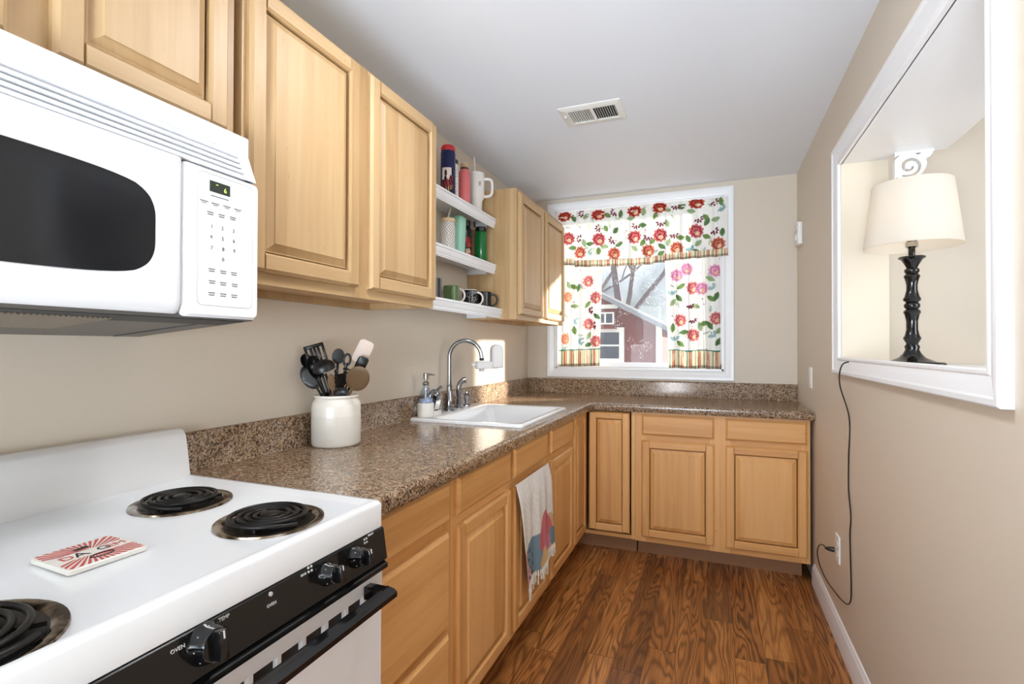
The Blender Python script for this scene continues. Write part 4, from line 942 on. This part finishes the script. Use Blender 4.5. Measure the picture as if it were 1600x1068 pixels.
utensil('soup_ladle', 'black ladle with its round bowl turned down over the canister', 'ladle', (.112, 1.372, 1.178), .075, .05, BNYLON, (.01, .03))
utensil('potato_masher', 'glossy black masher in the middle of the canister below the ladle', 'whisk', (.098, 1.385, 1.125), .050, .075, BGLOSS, (.01, .01))
utensil('cooking_spoon', 'black spoon head rising behind the ladle', 'disc', (.125, 1.425, 1.222), .042, .055, BNYLON, (-.01, -.01))
utensil('kitchen_tongs', 'black looped tongs in the middle of the canister', 'loop', (.158, 1.430, 1.210), .022, .040, BNYLON, (-.01, .0), hr=.006)
utensil('silicone_spatula', 'pale spatula with wooden handle, highest on the right of the canister', 'flat', (.218, 1.440, 1.238), .052, .085, SILI, (-.06, -.01), hm=LWOOD)
utensil('slotted_turner', 'small black turner leaning right behind the round wooden spoon', 'flat', (.222, 1.425, 1.196), .036, .058, BNYLON, (-.064, .01))
utensil('wooden_spoon', 'round brown wooden spoon leaning right over the canister rim', 'disc', (.224, 1.405, 1.148), .078, .100, DWOOD, (-.066, .02), toward=(.8, -1.2, .1))
utensil('pasta_server', 'black toothed pasta server leaning over the front of the canister', 'fork', (.158, 1.395, 1.150), .040, .070, BNYLON, (.0, .03), toward=(1.3, -.6, 0))
utensil('cooking_spoon', 'dark grey spoon lowest at the front right of the canister', 'spoon', (.162, 1.395, 1.100), .052, .035, mat('grey_nylon', (62, 60, 58), .35), (.0, .04))
utensil('wooden_spoon', 'narrow wooden handle standing between the ladle and pasta server', 'disc', (.140, 1.375, 1.135), .026, .060, LWOOD, (.01, .0))

# ------------------------------------------------------------------ towel
tw_y0, tw_y1, tw_top = 1.868, 2.288, .7145
NU, NV = 70, 110
def towel_fn(u, v):
    y = tw_y0 + (tw_y1 - tw_y0) * u
    if v < .12:     # strip folded over the door top, hanging behind
        k = v / .12; z = tw_top - .03 * (1 - k) ; x = .6075 if k < 1 else .61
        x = .6125 + .004 * k if k > .6 else .6125
        return Vector((.6125 + .006 * k, y, tw_top - .0 - .006 * (1 - k)))
    k = (v - .12) / .88; zb = .275 + .045 * u + .010 * math.sin(u * 9)
    z = tw_top + .002 - (tw_top - zb) * k
    y += .085 * k * (1 - u) ** 1.0 * (.7 + .3 * k) + .050 * k * u
    fold = .007 * math.sin(u * 11 + 1.0 + k) * (.3 + k * .9) + .003 * math.sin(u * 27 + k * 3)
    bulge = .012 * math.sin(min(k * 6, 1.57))
    return Vector((.6175 + bulge + fold * min(k * 3, 1) + .006 * k, y, z))
b = B(); b.grid(NU, NV, towel_fn); tw = b.done('dish_towel', TOWELM, recalc=False)
sol = tw.modifiers.new('thick', 'SOLIDIFY'); sol.thickness = .0018; sol.offset = 0
tag(tw, 'white fringed dish towel with painted patches hanging on a sink cabinet door', 'towel')
def towel_col(co):
    idx = np.arange(len(co)); u = (idx // (NV + 1)) / NU; v = (idx % (NV + 1)) / NV; k = (v - .12) / .88
    n = .5 + .5 * np.sin(u * 60 + 8 * np.sin(k * 9)) * np.sin(k * 45 + 5 * np.sin(u * 11)); base = np.stack([246 - 12 * n, 242 - 13 * n, 235 - 14 * n], 1)
    def blob(cu, cv, ru, rv, c, wob=.15, dots=None):
        th = np.arctan2(k - cv, u - cu); d = ((np.abs(u - cu) / ru) ** 2 + (np.abs(k - cv) / rv) ** 2) ** .5; m = d < 1 + wob * np.sin(3 * th + cu * 9); base[m] = c
        return m
    blob(.02, .86, .13, .18, (222, 170, 174)); blob(.93, .80, .16, .22, (226, 190, 150))
    blob(.34, .84, .24, .26, (124, 152, 168)); blob(.68, .68, .23, .19, (214, 122, 126)); blob(.70, .88, .17, .13, (216, 140, 160)); blob(.55, .95, .11, .12, (230, 190, 130)); blob(.95, .88, .10, .12, (120, 150, 165))
    for i in range(22):
        cu = .05 + .035 * (i % 7) + .01 * math.sin(i * 3); cv = .70 + .085 * (i // 5) + .02 * math.cos(i * 2); m = np.hypot(u - cu, (k - cv) * .9) < .014; base[m] = (48, 62, 84)
    return base
paint_mesh(tw, towel_col)
b = B(); rnd = random.Random(5)
for i in range(26):
    u = (i + .5) / 26; p = towel_fn(u, 1.0); dy = rnd.uniform(-.006, .010); L_ = rnd.uniform(.038, .060)
    b.tube([p + Vector((0, 0, .004)), p + Vector((.002, dy * .4, -L_ * .35)), p + Vector((.001, dy * .5, -L_ * .45)), p + Vector((.002, dy, -L_))], [.0026, .0055, .0026, .0044], 6)
b.done('fringe', mat('cream_cotton_tassel', (228, 220, 206), .95), tw)

# ------------------------------------------------------------------ curtains
VRED = [(0.562, 2.042), (0.817, 2.039), (0.991, 2.038), (1.228, 2.047), (.332, 2.063)]
VORG = [(0.421, 1.953), (0.673, 1.93), (0.912, 1.936), (1.102, 1.939), (1.367, 1.951)]
VTOP = [(0.304, 2.231), (0.558, 2.22), (0.817, 2.222), (0.988, 2.231), (1.231, 2.238)]
VSPR = [(0.424, 2.053), (0.664, 2.028), (0.441, 2.238), (0.676, 2.229), (0.565, 2.124), (0.829, 2.122), (1.084, 2.037), (1.339, 2.044), (1.096, 2.233), (1.339, 2.239), (0.997, 2.126), (1.242, 2.132), (0.912, 2.035)]
VLEAF = [(0.366, 1.993), (0.373, 2.211), (0.465, 2.219), (0.624, 2.211), (0.718, 2.212), (0.792, 2.176), (0.611, 2.117), (0.683, 2.098), (0.605, 1.987), (0.559, 1.957), (0.709, 1.996), (0.817, 1.959), (0.873, 1.993), (0.495, 2.014), (0.452, 2.024), (0.942, 2.001), (1.003, 1.959), (1.048, 1.987), (1.126, 2.012), (1.176, 1.999), (1.242, 1.966), (1.294, 2.005), (1.393, 2.028), (1.351, 2.119), (1.291, 2.134), (1.297, 2.103), (1.196, 2.186), (1.384, 2.235), (1.135, 2.223), (1.039, 2.217), (0.958, 2.177), (0.871, 2.118), (1.039, 2.119), (0.997, 1.909), (1.231, 1.906), (0.88, 2.21)]
VBLUE = [(0.509, 1.954), (1.184, 1.94), (0.951, 1.94), (1.382, 2.195)]
LRED = [(0.527, 1.624), (0.471, 1.429), (0.528, 1.301), (0.47, 1.747)]; LORG = [(0.295, 1.317), (0.314, 1.635)]
LLEAF = [(0.466, 1.573), (0.535, 1.485), (0.474, 1.339), (0.362, 1.71), (0.397, 1.701), (0.37, 1.564), (0.366, 1.381), (0.471, 1.275), (0.322, 1.723)]
RRED = [(1.123, 1.445), (1.353, 1.455), (1.206, 1.342), (1.203, 1.668)]; RPNK = [(1.262, 1.662), (1.1, 1.76), (1.165, 1.80), (1.348, 1.78)]
RLEAF = [(1.127, 1.682), (1.113, 1.601), (1.073, 1.57), (1.324, 1.59), (1.356, 1.606), (1.22, 1.541), (1.072, 1.392), (1.147, 1.363), (1.252, 1.401), (1.275, 1.421), (1.314, 1.407), (1.375, 1.372), (1.123, 1.282), (1.369, 1.296), (1.318, 1.726)]
RSPR = [(1.203, 1.447), (1.187, 1.549), (.52, 1.42), (.50, 1.53)]; RBLU = [(1.083, 1.332), (1.324, 1.351), (1.066, 1.652), (1.318, 1.677), (.39, 1.45), (.43, 1.30)]
def bloom(col, s, t_, cs, ct, r, dark, lightc, squash=1.0):
    dx, dz = (s - cs) / squash, t_ - ct; th = np.arctan2(dz, dx) + cs * 9; d = np.hypot(dx, dz) / r
    lim = .80 + .20 * np.abs(np.cos(5 * th)); m = d < lim
    ring = np.sin(d * 13 + .9 * np.cos(5 * th)); pet = np.cos(10 * th + d * 4)
    c = np.where((ring * .6 + pet * .4)[:, None] > .05, np.array(dark, float), np.array(lightc, float)); c = c * (.86 + .24 * (.5 + .5 * np.sin(dx * 700 + 3 * np.sin(dz * 500)) * np.sin(dz * 640)))[:, None]; col[m] = c[m]
    dc = np.hypot(dx - .15 * r, dz + .30 * r) / r; m2 = (dc < .30) & m; cc = np.where((np.sin(dc * 40 + th * 5) > 0)[:, None], np.array((240., 224., 190.)), np.array((206., 134., 108.))); col[m2] = cc[m2]
def leaf(col, s, t_, cs, ct, ln, wd, ang, c):
    dx, dz = s - cs, t_ - ct; p = dx * math.cos(ang) + dz * math.sin(ang); q = -dx * math.sin(ang) + dz * math.cos(ang)
    m = np.abs(q) < wd * np.clip(1 - (p / ln) ** 2, 0, 1); m &= np.abs(p) < ln; col[m] = c; m2 = m & (np.abs(q) < .0011); col[m2] = np.array(c) * .62
def sprig(col, s, t_, cs, ct, c, r=.020, n=5):
    for k in range(n):
        a = math.pi * (.05 + .9 * k / (n - 1)) + cs * 3; leaf(col, s, t_, cs + r * math.cos(a), ct + r * math.sin(a) * .9, .0115, .0066, a, c)
    leaf(col, s, t_, cs, ct - .008, .010, .0075, 1.57, c)
G1, G2, G3 = (112, 140, 84), (90, 122, 78), (150, 172, 130)
def curtain_col(kind, zt_, zb_):
    def fn(co):
        s, t_ = co[:, 0], co[:, 2]; col = np.tile(np.array([238., 238., 234.]), (len(co), 1)); rs = random.Random(11)
        for i in range(90):
            x = rs.uniform(.22, 1.42); z = rs.uniform(1.12, 2.25); m = np.hypot(s - x, t_ - z) < .0045; col[m] = rs.choice(((120, 90, 100), (150, 170, 150), (170, 120, 120)))
        for i in range(95):
            leaf(col, s, t_, rs.uniform(.24, 1.42), rs.uniform(1.14, 2.25), rs.uniform(.016, .030), rs.uniform(.006, .012), rs.uniform(0, 3.1), rs.choice(((206, 218, 198), (196, 212, 200), (214, 218, 190), (224, 208, 204))))
        if kind == 'v':
            for i, (x, z) in enumerate(VLEAF): leaf(col, s, t_, x, z, .030, .017, (i * 1.9) % 3.1, (G1, G2, G3)[i % 3])
            for x, z in VBLUE: sprig(col, s, t_, x, z, (140, 178, 178), .022, 7)
            for x, z in VSPR: sprig(col, s, t_, x, z, (128, 62, 80), .024, 5)
            for x, z in VRED: bloom(col, s, t_, x, z, .050, (146, 48, 58), (200, 108, 110))
            for x, z in VORG: bloom(col, s, t_, x, z, .047, (150, 62, 50), (206, 124, 102))
            for x, z in VTOP: bloom(col, s, t_, x, z, .040, (124, 30, 26), (190, 76, 56), 1.35)
        else:
            for i, (x, z) in enumerate(LLEAF + RLEAF): leaf(col, s, t_, x, z, .034, .017, (i * 1.7 + .8) % 3.1, (G1, G2, G3)[i % 3])
            for x, z in RBLU: sprig(col, s, t_, x, z, (158, 190, 194), .024, 7)
            for x, z in RSPR: sprig(col, s, t_, x, z, (120, 60, 78))
            for x, z in LRED + RRED: bloom(col, s, t_, x, z, .047, (168, 78, 84), (216, 140, 138), .9)
            for x, z in LORG: bloom(col, s, t_, x, z, .044, (226, 126, 96), (244, 176, 146), .8)
            for x, z in RPNK: bloom(col, s, t_, x, z, .046, (196, 118, 158), (226, 170, 196))
        idx = np.arange(len(co)); return col, s, t_
    return fn
def stripes(s):
    ph = (s / .056) % 1.0; col = np.tile(np.array([236., 226., 200.]), (len(s), 1))
    col[(ph > .10) & (ph < .24)] = (196, 110, 74); col[(ph > .32) & (ph < .40)] = (172, 60, 52); col[(ph > .52) & (ph < .66)] = (234, 224, 186); col[(ph > .74) & (ph < .92)] = (150, 164, 140)
    return col
def cloth(name, x0, x1, zt_, zb_, y, amp, nf, nu, nv, kind, label, cat, flare=0., topx=None, seed=0):
    rs = random.Random(seed); ph = rs.uniform(0, 6)
    def f(u, v):
        w = x0 + (x1 - x0) * u
        if topx: a, d = topx; xt = a + (d - a) * u; w = w * v + xt * (1 - v)
        fold = math.sin(u * nf * 2 * math.pi + ph + .8 * math.sin(u * 7 + ph)) * amp * (.45 + .55 * v) + .3 * amp * math.sin(u * nf * 4.3 * math.pi + 1)
        zb2 = zb_(u) if callable(zb_) else zb_
        w += .35 * amp * math.cos(u * nf * 2 * math.pi + ph)
        return Vector((w, y + fold, zt_ + (zb2 - zt_) * v))
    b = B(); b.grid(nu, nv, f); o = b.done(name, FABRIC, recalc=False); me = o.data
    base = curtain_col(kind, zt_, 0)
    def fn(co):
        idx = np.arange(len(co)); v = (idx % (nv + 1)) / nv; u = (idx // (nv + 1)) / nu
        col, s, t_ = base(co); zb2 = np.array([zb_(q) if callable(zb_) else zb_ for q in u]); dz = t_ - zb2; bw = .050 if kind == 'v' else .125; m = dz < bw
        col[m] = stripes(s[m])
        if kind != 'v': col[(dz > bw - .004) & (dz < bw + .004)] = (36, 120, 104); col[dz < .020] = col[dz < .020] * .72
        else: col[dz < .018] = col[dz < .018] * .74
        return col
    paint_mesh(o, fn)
    tag(o, label, cat); return o
cloth('curtain_valance', .236, 1.424, 2.262, lambda u: 1.868 - .018 * math.sin(u * 3.1) * (1 if u < .6 else .6) - (.012 if .12 < u < .66 else 0), YB - .040, .012, 11, 420, 130, 'v', 'gathered red-flowered valance across the top of the window', 'valance', seed=2)
cloth('cafe_curtain', .250, .556, 1.925, lambda u: 1.106 + .014 * u, YB + .018, .016, 4.2, 150, 250, 'c', 'sheer flowered cafe curtain panel on the left side of the window', 'curtain', topx=(.250, .575), seed=5)
cloth('cafe_curtain', 1.050, 1.386, 1.925, lambda u: 1.110 + .004 * math.sin(u * 12), YB + .018, .016, 4.0, 150, 250, 'c', 'sheer flowered cafe curtain panel on the right side of the window', 'curtain', topx=(1.022, 1.384), seed=9)
for z, y, l in ((2.226, YB - .035, 'thin white rod carrying the valance at the top of the window'), (1.912, YB + .016, 'thin white rod carrying the two cafe curtains behind the valance')):
    b = B(); b.tube([(.238, y, z), (1.388 if z < 2 else 1.418, y, z)], .004, 8)
    if z > 2: b.tube([(.240, y, z), (.240, YB - .013, z)], .004, 8); b.tube([(1.416, y, z), (1.416, YB - .021, z)], .004, 8)
    tag(b.done('curtain_rod', PLASTM), l, 'curtain rod')

# ------------------------------------------------------------------ ceiling register and light
c = thing('ceiling_vent', (.807, 2.394, ZC - .012), 'white metal air vent in the kitchen ceiling', 'vent')
vx0, vx1, vy0, vy1 = .655, .948, 2.292, 2.498; ix0, ix1, iy0, iy1 = .698, .918, 2.330, 2.462
b = B(); z0, z1 = ZC - .010, ZC - .0005
F2 = [R3(vx0, vx1, vy0, vy1, .004, z1), R3(vx0, vx1, vy0, vy1, .004, z1 - .003), R3(vx0 + .012, vx1 - .012, vy0 + .012, vy1 - .012, .004, z0), R3(ix0, ix1, iy0, iy1, .003, z0), R3(ix0, ix1, iy0, iy1, .003, z1)]
b.loft(F2, cap0=False, cap1=False); b.box((ix0 + ix1) / 2 - .008, (ix0 + ix1) / 2 + .008, iy0, iy1, z0, z0 + .003); b.box(.676, .682, iy0 + .03, iy0 + .034, z0 - .010, z0); b.done('frame', PLASTM, c)
b = B(); b.box(ix0 - .005, ix1 + .005, iy0 - .005, iy1 + .005, ZC - .0015, ZC - .0008); b.done('duct_opening', mat('duct_dark', (45, 45, 48), .8), c)
for k in range(20):
    x = ix0 + .006 + k * (ix1 - ix0 - .012) / 19
    if abs(x - (ix0 + ix1) / 2) < .010: continue
    b = B(); b.xbox(Matrix.Translation((x, (iy0 + iy1) / 2, ZC - .0055)) @ Matrix.Rotation(.6 if x < .807 else -.6, 4, 'Y'), .0012, iy1 - iy0, .0075); b.done('louvre', PLASTM, c)
c = thing('ceiling_light', (.885, 1.235, ZC - .10), 'round white glass ceiling light at the top edge of the picture', 'light')
b = B(); b.lathe([(.165, -.004), (.170, -.012), (.165, -.022), (.15, -.024)], (.885, 1.235, ZC + .0035), 40); b.done('rim', PLASTM, c)
b = B(); b.lathe([(.155, -.022), (.150, -.040), (.125, -.062), (.08, -.078), (.03, -.085), (.001, -.086)], (.885, 1.235, ZC), 40); b.done('shade', emis('lit_frosted_glass', (255, 250, 242), 1.6), c)

# ------------------------------------------------------------------ table lamp on the sill
LX, LY = 2.008, 2.25; LZ = PZ0 + .0005
c = thing('table_lamp', (LX, LY, LZ), 'glossy black turned table lamp with cream drum shade on the pass-through sill', 'lamp')
b = B(); b.loft([[Vector((LX + x, LY + y, LZ + z)) for x, y in rrect(-w, w, -w, w, .030)] for w, z in ((.078, 0), (.082, .003), (.082, .012), (.078, .016))] ); bse = b.done('base', BGLOSS, c, ang=40)
b = B(); pf = [(.074, .016), (.060, .022), (.040, .032), (.028, .046), (.022, .058), (.026, .062), (.029, .070), (.026, .078), (.022, .080), (.024, .086), (.032, .098), (.034, .104), (.028, .112), (.022, .135), (.022, .165), (.028, .190), (.033, .198), (.030, .205), (.022, .209), (.028, .215), (.031, .222), (.028, .230), (.022, .234), (.032, .241), (.034, .247), (.028, .256), (.021, .280), (.021, .300), (.027, .322), (.031, .330), (.028, .336), (.022, .340), (.027, .345), (.029, .352), (.026, .358), (.020, .361), (.026, .372), (.040, .392), (.052, .398), (.050, .402), (.016, .404), (.013, .406), (.013, .435)]
pf = [(r * (.80 if z > .06 else 1.0), z * .985) for r, z in pf]
b.lathe(pf, (LX, LY, LZ), 32); b.done('stem', BGLOSS, c, ang=40)
b = B(); b.lathe([(.014, .428), (.019, .432), (.019, .448), (.015, .452), (.018, .458), (.018, .490), (.013, .494)], (LX, LY, LZ), 24); b.tube([(LX, LY, LZ + .470), (LX + .026, LY - .012, LZ + .470)], .0028, 8); b.lathe([(.001, -.006), (.006, -.003), (.006, .003), (.001, .006)], (LX + .030, LY - .014, LZ + .470), 12)
lab(b.done('socket', mat('nickel', (190, 186, 180), .15, 1.0), c), 'shiny nickel bulb socket with turn switch')
def shade_mat():
    m = mat('cream_lamp_fabric', (238, 233, 224), .9); g = N(m); t = g.n('ShaderNodeBsdfTranslucent'); t.inputs[0].default_value = lin(246, 240, 230); ms = g.n('ShaderNodeMixShader'); ms.inputs[0].default_value = .45
    out = [x for x in g.t.nodes if x.type == 'OUTPUT_MATERIAL'][0]; g.t.links.new(g.b.outputs[0], ms.inputs[1]); g.t.links.new(t.outputs[0], ms.inputs[2]); g.t.links.new(ms.outputs[0], out.inputs[0]); return m
b = B(); zb_, zt_ = .432, .660; rb, rt_ = .146, .120
b.lathe([(rb, zb_), (rt_, zt_), (rt_ - .002, zt_), (rb - .002, zb_), (rb, zb_)], (LX, LY, LZ), 64, cap0=False, cap1=False); b.done('shade', shade_mat(), c, ang=50)
b = B()
for a in range(3):
    aa = a * 2.094 + .3; b.tube([(LX, LY, LZ + .645), (LX + (rt_ - .003) * math.cos(aa), LY + (rt_ - .003) * math.sin(aa), LZ + .655)], .0015, 6)
for sgn in (-1, 1): b.tube([(LX, LY, LZ + .49), (LX + sgn * .035, LY, LZ + .51), (LX + sgn * .045, LY, LZ + .56), (LX + sgn * .025, LY, LZ + .625), (LX, LY, LZ + .645)], .0015, 6)
b.done('harp', STEEL, c)
b = B(); b.lathe([(.012, .494), (.016, .505), (.030, .540), (.030, .560), (.018, .582), (.001, .588)], (LX, LY, LZ), 24); b.done('bulb', emis('warm_bulb', (255, 240, 222), 4.5), c)
# cord and plug
b = B()
def spline(P, n=8):
    P = [Vector(p) for p in P]; P = [P[0]] + P + [P[-1]]; out = []
    for i in range(1, len(P) - 2):
        for k in range(n):
            t = k / n; out.append(.5 * ((2 * P[i]) + (-P[i - 1] + P[i + 1]) * t + (2 * P[i - 1] - 5 * P[i] + 4 * P[i + 1] - P[i + 2]) * t * t + (-P[i - 1] + 3 * P[i] - 3 * P[i + 1] + P[i + 2]) * t ** 3))
    return out + [P[-2]]
XO = XW - .004
cord = spline([(1.925, 2.25, PZ0 + .006), (1.88, 2.27, PZ0 + .012), (1.835, 2.31, PZ0 + .014), (1.806, 2.335, PZ0 - .005), (1.803, 2.352, 1.11), (XO, 2.350, .98), (XO, 2.362, .82), (XO, 2.365, .70), (XO, 2.33, .60), (XO, 2.345, .52), (XO, 2.330, .36), (1.832, 2.322, .29), (1.828, 2.345, .255), (1.820, 2.40, .240), (1.812, 2.47, .236), (1.800, 2.60, .235), (1.790, 2.70, .262), (1.785, 2.725, .31), (1.788, 2.69, .355), (1.794, 2.645, .373), (1.800, 2.612, .372)], 8)
b.tube(cord, .0026, 8); cd = b.done('lamp_cord', BPLAST); tag(cd, 'black lamp cord running from the lamp over the sill to the outlet', 'cord')
b = B(); b.tube([(1.796, 2.612, .372), (1.808, 2.608, .372), (1.822, 2.605, .372), (1.831, 2.603, .372)], [.004, .009, .011, .011], 12); b.done('plug', BPLAST, cd)

def wall_plate(name, y, z, w, h, label, cat, kind):
    c = thing(name, (XW, y, z), label, cat); b = B(); P = rrect(y - w / 2, y + w / 2, z - h / 2, z + h / 2, .004)
    b.loft([[Vector((XW, yy, zz)) for yy, zz in P], [Vector((XW - .003, yy, zz)) for yy, zz in P], [Vector((XW - .006, y + (yy - y) * .93, z + (zz - z) * .95)) for yy, zz in P]]); b.done('cover_plate', PLASTM, c)
    b = B()
    if kind == 'outlet':
        for dz in (-.020, .020):
            P2 = rrect(y - .016, y + .016, z + dz - .013, z + dz + .013, .010); b.loft([[Vector((XW - .0055, a, q)) for a, q in P2], [Vector((XW - .008, a, q)) for a, q in P2]])
        b.done('receptacle', WHITEC, c)
    else:
        b.box(XW - .008, XW - .0055, y - .016, y + .016, z - .033, z + .033, .001); b.done('rocker', WHITEC, c)
    return c
wall_plate('wall_outlet', 2.566, .392, .075, .118, 'white wall outlet with the lamp cord plugged in, low on the right wall', 'outlet', 'outlet')
wall_plate('light_switch', 3.22, 1.092, .072, .115, 'white switch plate on the right wall above the worktop end', 'switch', 'switch')
c = thing('thermostat', (XW, 3.56, 1.95), 'small white thermostat high on the right wall near the back corner', 'thermostat')
b = B(); b.box(XW - .026, XW, 3.500, 3.615, 1.885, 2.022, .004, 2); b.done('housing', PLASTM, c)
b = B(); b.lathe([(.020, 0), (.020, .006), (.014, .010)], (XW - .025, 3.56, 1.935), 20, M=Matrix.Rotation(-math.pi / 2, 4, 'Y')); b.box(XW - .029, XW - .026, 3.53, 3.59, 1.985, 1.995); b.done('dial', WHITEC, c)

# corbel with scroll cut-out
def corbel():
    x0, z1 = XT + .004, PZ1 - .0005; yA, yB = PY1 - .078, PY1 - .050
    # plate silhouette (x, z) relative
    P = [(0, 0), (.125, 0), (.128, -.006), (.122, -.012), (.120, -.020), (.112, -.030), (.102, -.034), (.100, -.040), (.104, -.052), (.100, -.070), (.090, -.088), (.074, -.102), (.060, -.115), (.048, -.135), (.030, -.150), (0, -.155)]
    b = B(); b.loft([[Vector((x0 + x, y, z1 + z)) for x, z in P] for y in (yA, yB)]); o = b.done('corbel_bracket', TRIM, ang=30)
    cx_, cz_ = .048, -.060; cut = B(); L = []; R_ = []
    n = 40
    for i in range(n + 1):
        s = i / n; a = -2.2 + s * 2 * math.pi * 1.35; r = .040 - .031 * s; w = .0040 + .0022 * math.sin(s * math.pi)
        d = Vector((math.cos(a), math.sin(a))); c0 = Vector((cx_, cz_)) + d * r; L.append(c0 + d * w); R_.append(c0 - d * w)
    rg = [[Vector((x0 + p.x, yA - .01, z1 + p.y)), Vector((x0 + q.x, yA - .01, z1 + q.y)), Vector((x0 + q.x, yB + .01, z1 + q.y)), Vector((x0 + p.x, yB + .01, z1 + p.y))] for p, q in zip(L, R_)]
    cut.loft(rg)
    for tri in (((.062, -.010), (.088, -.010), (.076, -.018)), ((.0, -.020), (.012, -.012), (.016, -.013), (.006, -.024), (.0, -.032)), ((.003, -.098), (.028, -.108), (.040, -.112), (.024, -.124), (.003, -.150))):
        cut.loft([[Vector((x0 + x, y, z1 + z)) for x, z in tri] for y in (yA - .01, yB + .01)])
    co = cut.done('cutter', TRIM)
    md = o.modifiers.new('cut', 'BOOLEAN'); md.operation = 'DIFFERENCE'; md.solver = 'EXACT'; md.use_self = True; md.object = co
    dg = bpy.context.evaluated_depsgraph_get(); me = bpy.data.meshes.new_from_object(o.evaluated_get(dg)); o.modifiers.clear(); o.data = me
    me.set_sharp_from_angle(angle=math.radians(30)); bpy.data.objects.remove(co)
    tag(o, 'white scrollwork corbel bracket under the header behind the lamp shade', 'bracket')
corbel()

# ------------------------------------------------------------------ outside
b = B(); b.box(-14, 16, 3.95, 40, -.45, -.35); g_ = b.done('ground', paint('pale_bounce_ground', (205, 205, 200), .9), at=(0, 4, -.35)); struct(g_)  # ground tone raised to bounce light in through the window
c = thing('red_barn', (-.5, 10, -.35), 'red board barn with white trim seen through the window', 'barn')
def barn_mat():
    m = mat('red_board_siding', (112, 44, 44), .8); g = N(m); o = g.sep(g.obj()); f = g.math('FRACT', g.math('DIVIDE', o[0], .14)); e_ = g.math('LESS_THAN', f, .08)
    n = g.noise(g.comb(g.math('MULTIPLY', o[0], 8.), 0.0, g.math('MULTIPLY', o[2], 1.2)), 1, 3); c0 = g.mix(n, lin(84, 24, 26), lin(112, 42, 40)); g.base(g.mix(g.math('MULTIPLY', e_, .6), c0, lin(60, 24, 24))); return m
RB = barn_mat(); TW = mat('barn_white_trim', (205, 205, 200), .7); BG_ = mat('barn_dark_glass', (58, 66, 80), .15)
b = B(); P = [(-5.0, -.35), (.52, -.35), (.52, 1.66), (-.62, 2.30), (-1.9, 2.95), (-5.0, 1.6)]
b.loft([[Vector((x, y, z)) for x, z in P] for y in (9.0, 14.0)]); b.done('walls', RB, c)
b = B(); 
def bar(p, q, w, y0, y1):
    p, q = Vector((p[0], 0, p[1])), Vector((q[0], 0, q[1])); d = (q - p).normalized(); n = Vector((-d.z, 0, d.x)) * w
    b.loft([[v + Vector((0, y, 0)) for v in (p, q, q + n, p + n)] for y in (y0, y1)])
bar((-1.9, 2.95), (.70, 1.56), -.07, 8.75, 14.1) ; b.done('roof', mat('barn_roof_grey', (120, 124, 132), .7), c)
b = B(); b.box(.42, .52, 8.96, 9.0, -.35, 1.70); bar((-.75, 2.26), (.66, 1.54), .085, 8.90, 8.99); b.done('corner_trim', TW, c)
# small gable bay on the front
b = B(); P = [(-.80, 1.4), (-.26, 1.4), (-.26, 1.95), (-.19, 1.93), (-.45, 2.10), (-.72, 1.93), (-.80, 1.93)]
P = [(-.74, 1.58), (-.24, 1.58), (-.24, 1.99), (-.47, 2.13), (-.74, 1.99)]
b.loft([[Vector((x, y, z)) for x, z in P] for y in (8.86, 9.0)]); b.done('gable_bay', RB, c)
b = B(); b.box(-.76, -.20, 8.83, 8.86, 1.93, 2.00); bar((-.47, 2.12), (-.17, 1.97), .03, 8.82, 8.9); bar((-.80, 1.95), (-.47, 2.12), .03, 8.82, 8.9); b.done('gable_trim', TW, c)
def bwin(x0, x1, z0, z1, y, nx, nz, w):
    b = B(); b.box(x0, x1, y - .02, y, z0, z1); b.done('barn_glass', BG_, c)
    b = B()
    for x in (x0 - w, x1): b.box(x, x + w, y - .05, y, z0 - w, z1 + w)
    for z in (z0 - w, z1): b.box(x0, x1, y - .05, y, z, z + w)
    for k in range(1, nx): x = x0 + (x1 - x0) * k / nx; b.box(x - .015, x + .015, y - .035, y, z0, z1)
    for k in range(1, nz): z = z0 + (z1 - z0) * k / nz; b.box(x0, x1, y - .035, y, z - .015, z + .015)
    b.done('barn_window', TW, c)
bwin(-.68, -.29, 1.68, 1.84, 8.86, 3, 1, .025)
bwin(-.80, -.20, 1.06, 1.52, 9.0, 1, 2, .085)
def tree(x, y, h, label, seed):
    c = thing('bare_tree', (x, y, -.35), label, 'tree', None); rs = random.Random(seed); b = B(); tips = []
    def br(p, d, l, r, dep):
        pts = [p]; 
        for k in range(4): d = (d + Vector((rs.uniform(-.14, .14), rs.uniform(-.14, .14), rs.uniform(-.02, .08)))).normalized(); pts.append(pts[-1] + d * l / 4)
        b.tube(pts, [r * (1 - .09 * k) for k in range(5)], 6)
        if dep == 0: return
        for k in range(3 if dep > 1 else 4):
            q = pts[rs.choice((2, 3, 4))]; a = rs.uniform(0, 6.28); nd = (d * .8 + Vector((math.cos(a), math.sin(a) * .6, rs.uniform(.0, .5))) * .75).normalized(); br(q, nd, l * .68, r * .55, dep - 1)
    br(Vector((x, y, -.35)), Vector((0, 0, 1)), h, .16, 4); b.done('trunk', mat('bark_%d' % seed, (98, 92, 96), .9), c)
tree(-1.15, 16.5, 4.2, 'bare grey tree behind the red barn, seen through the window', 4)
tree(-3.4, 19.0, 4.6, 'second bare tree further back behind the red barn', 8)
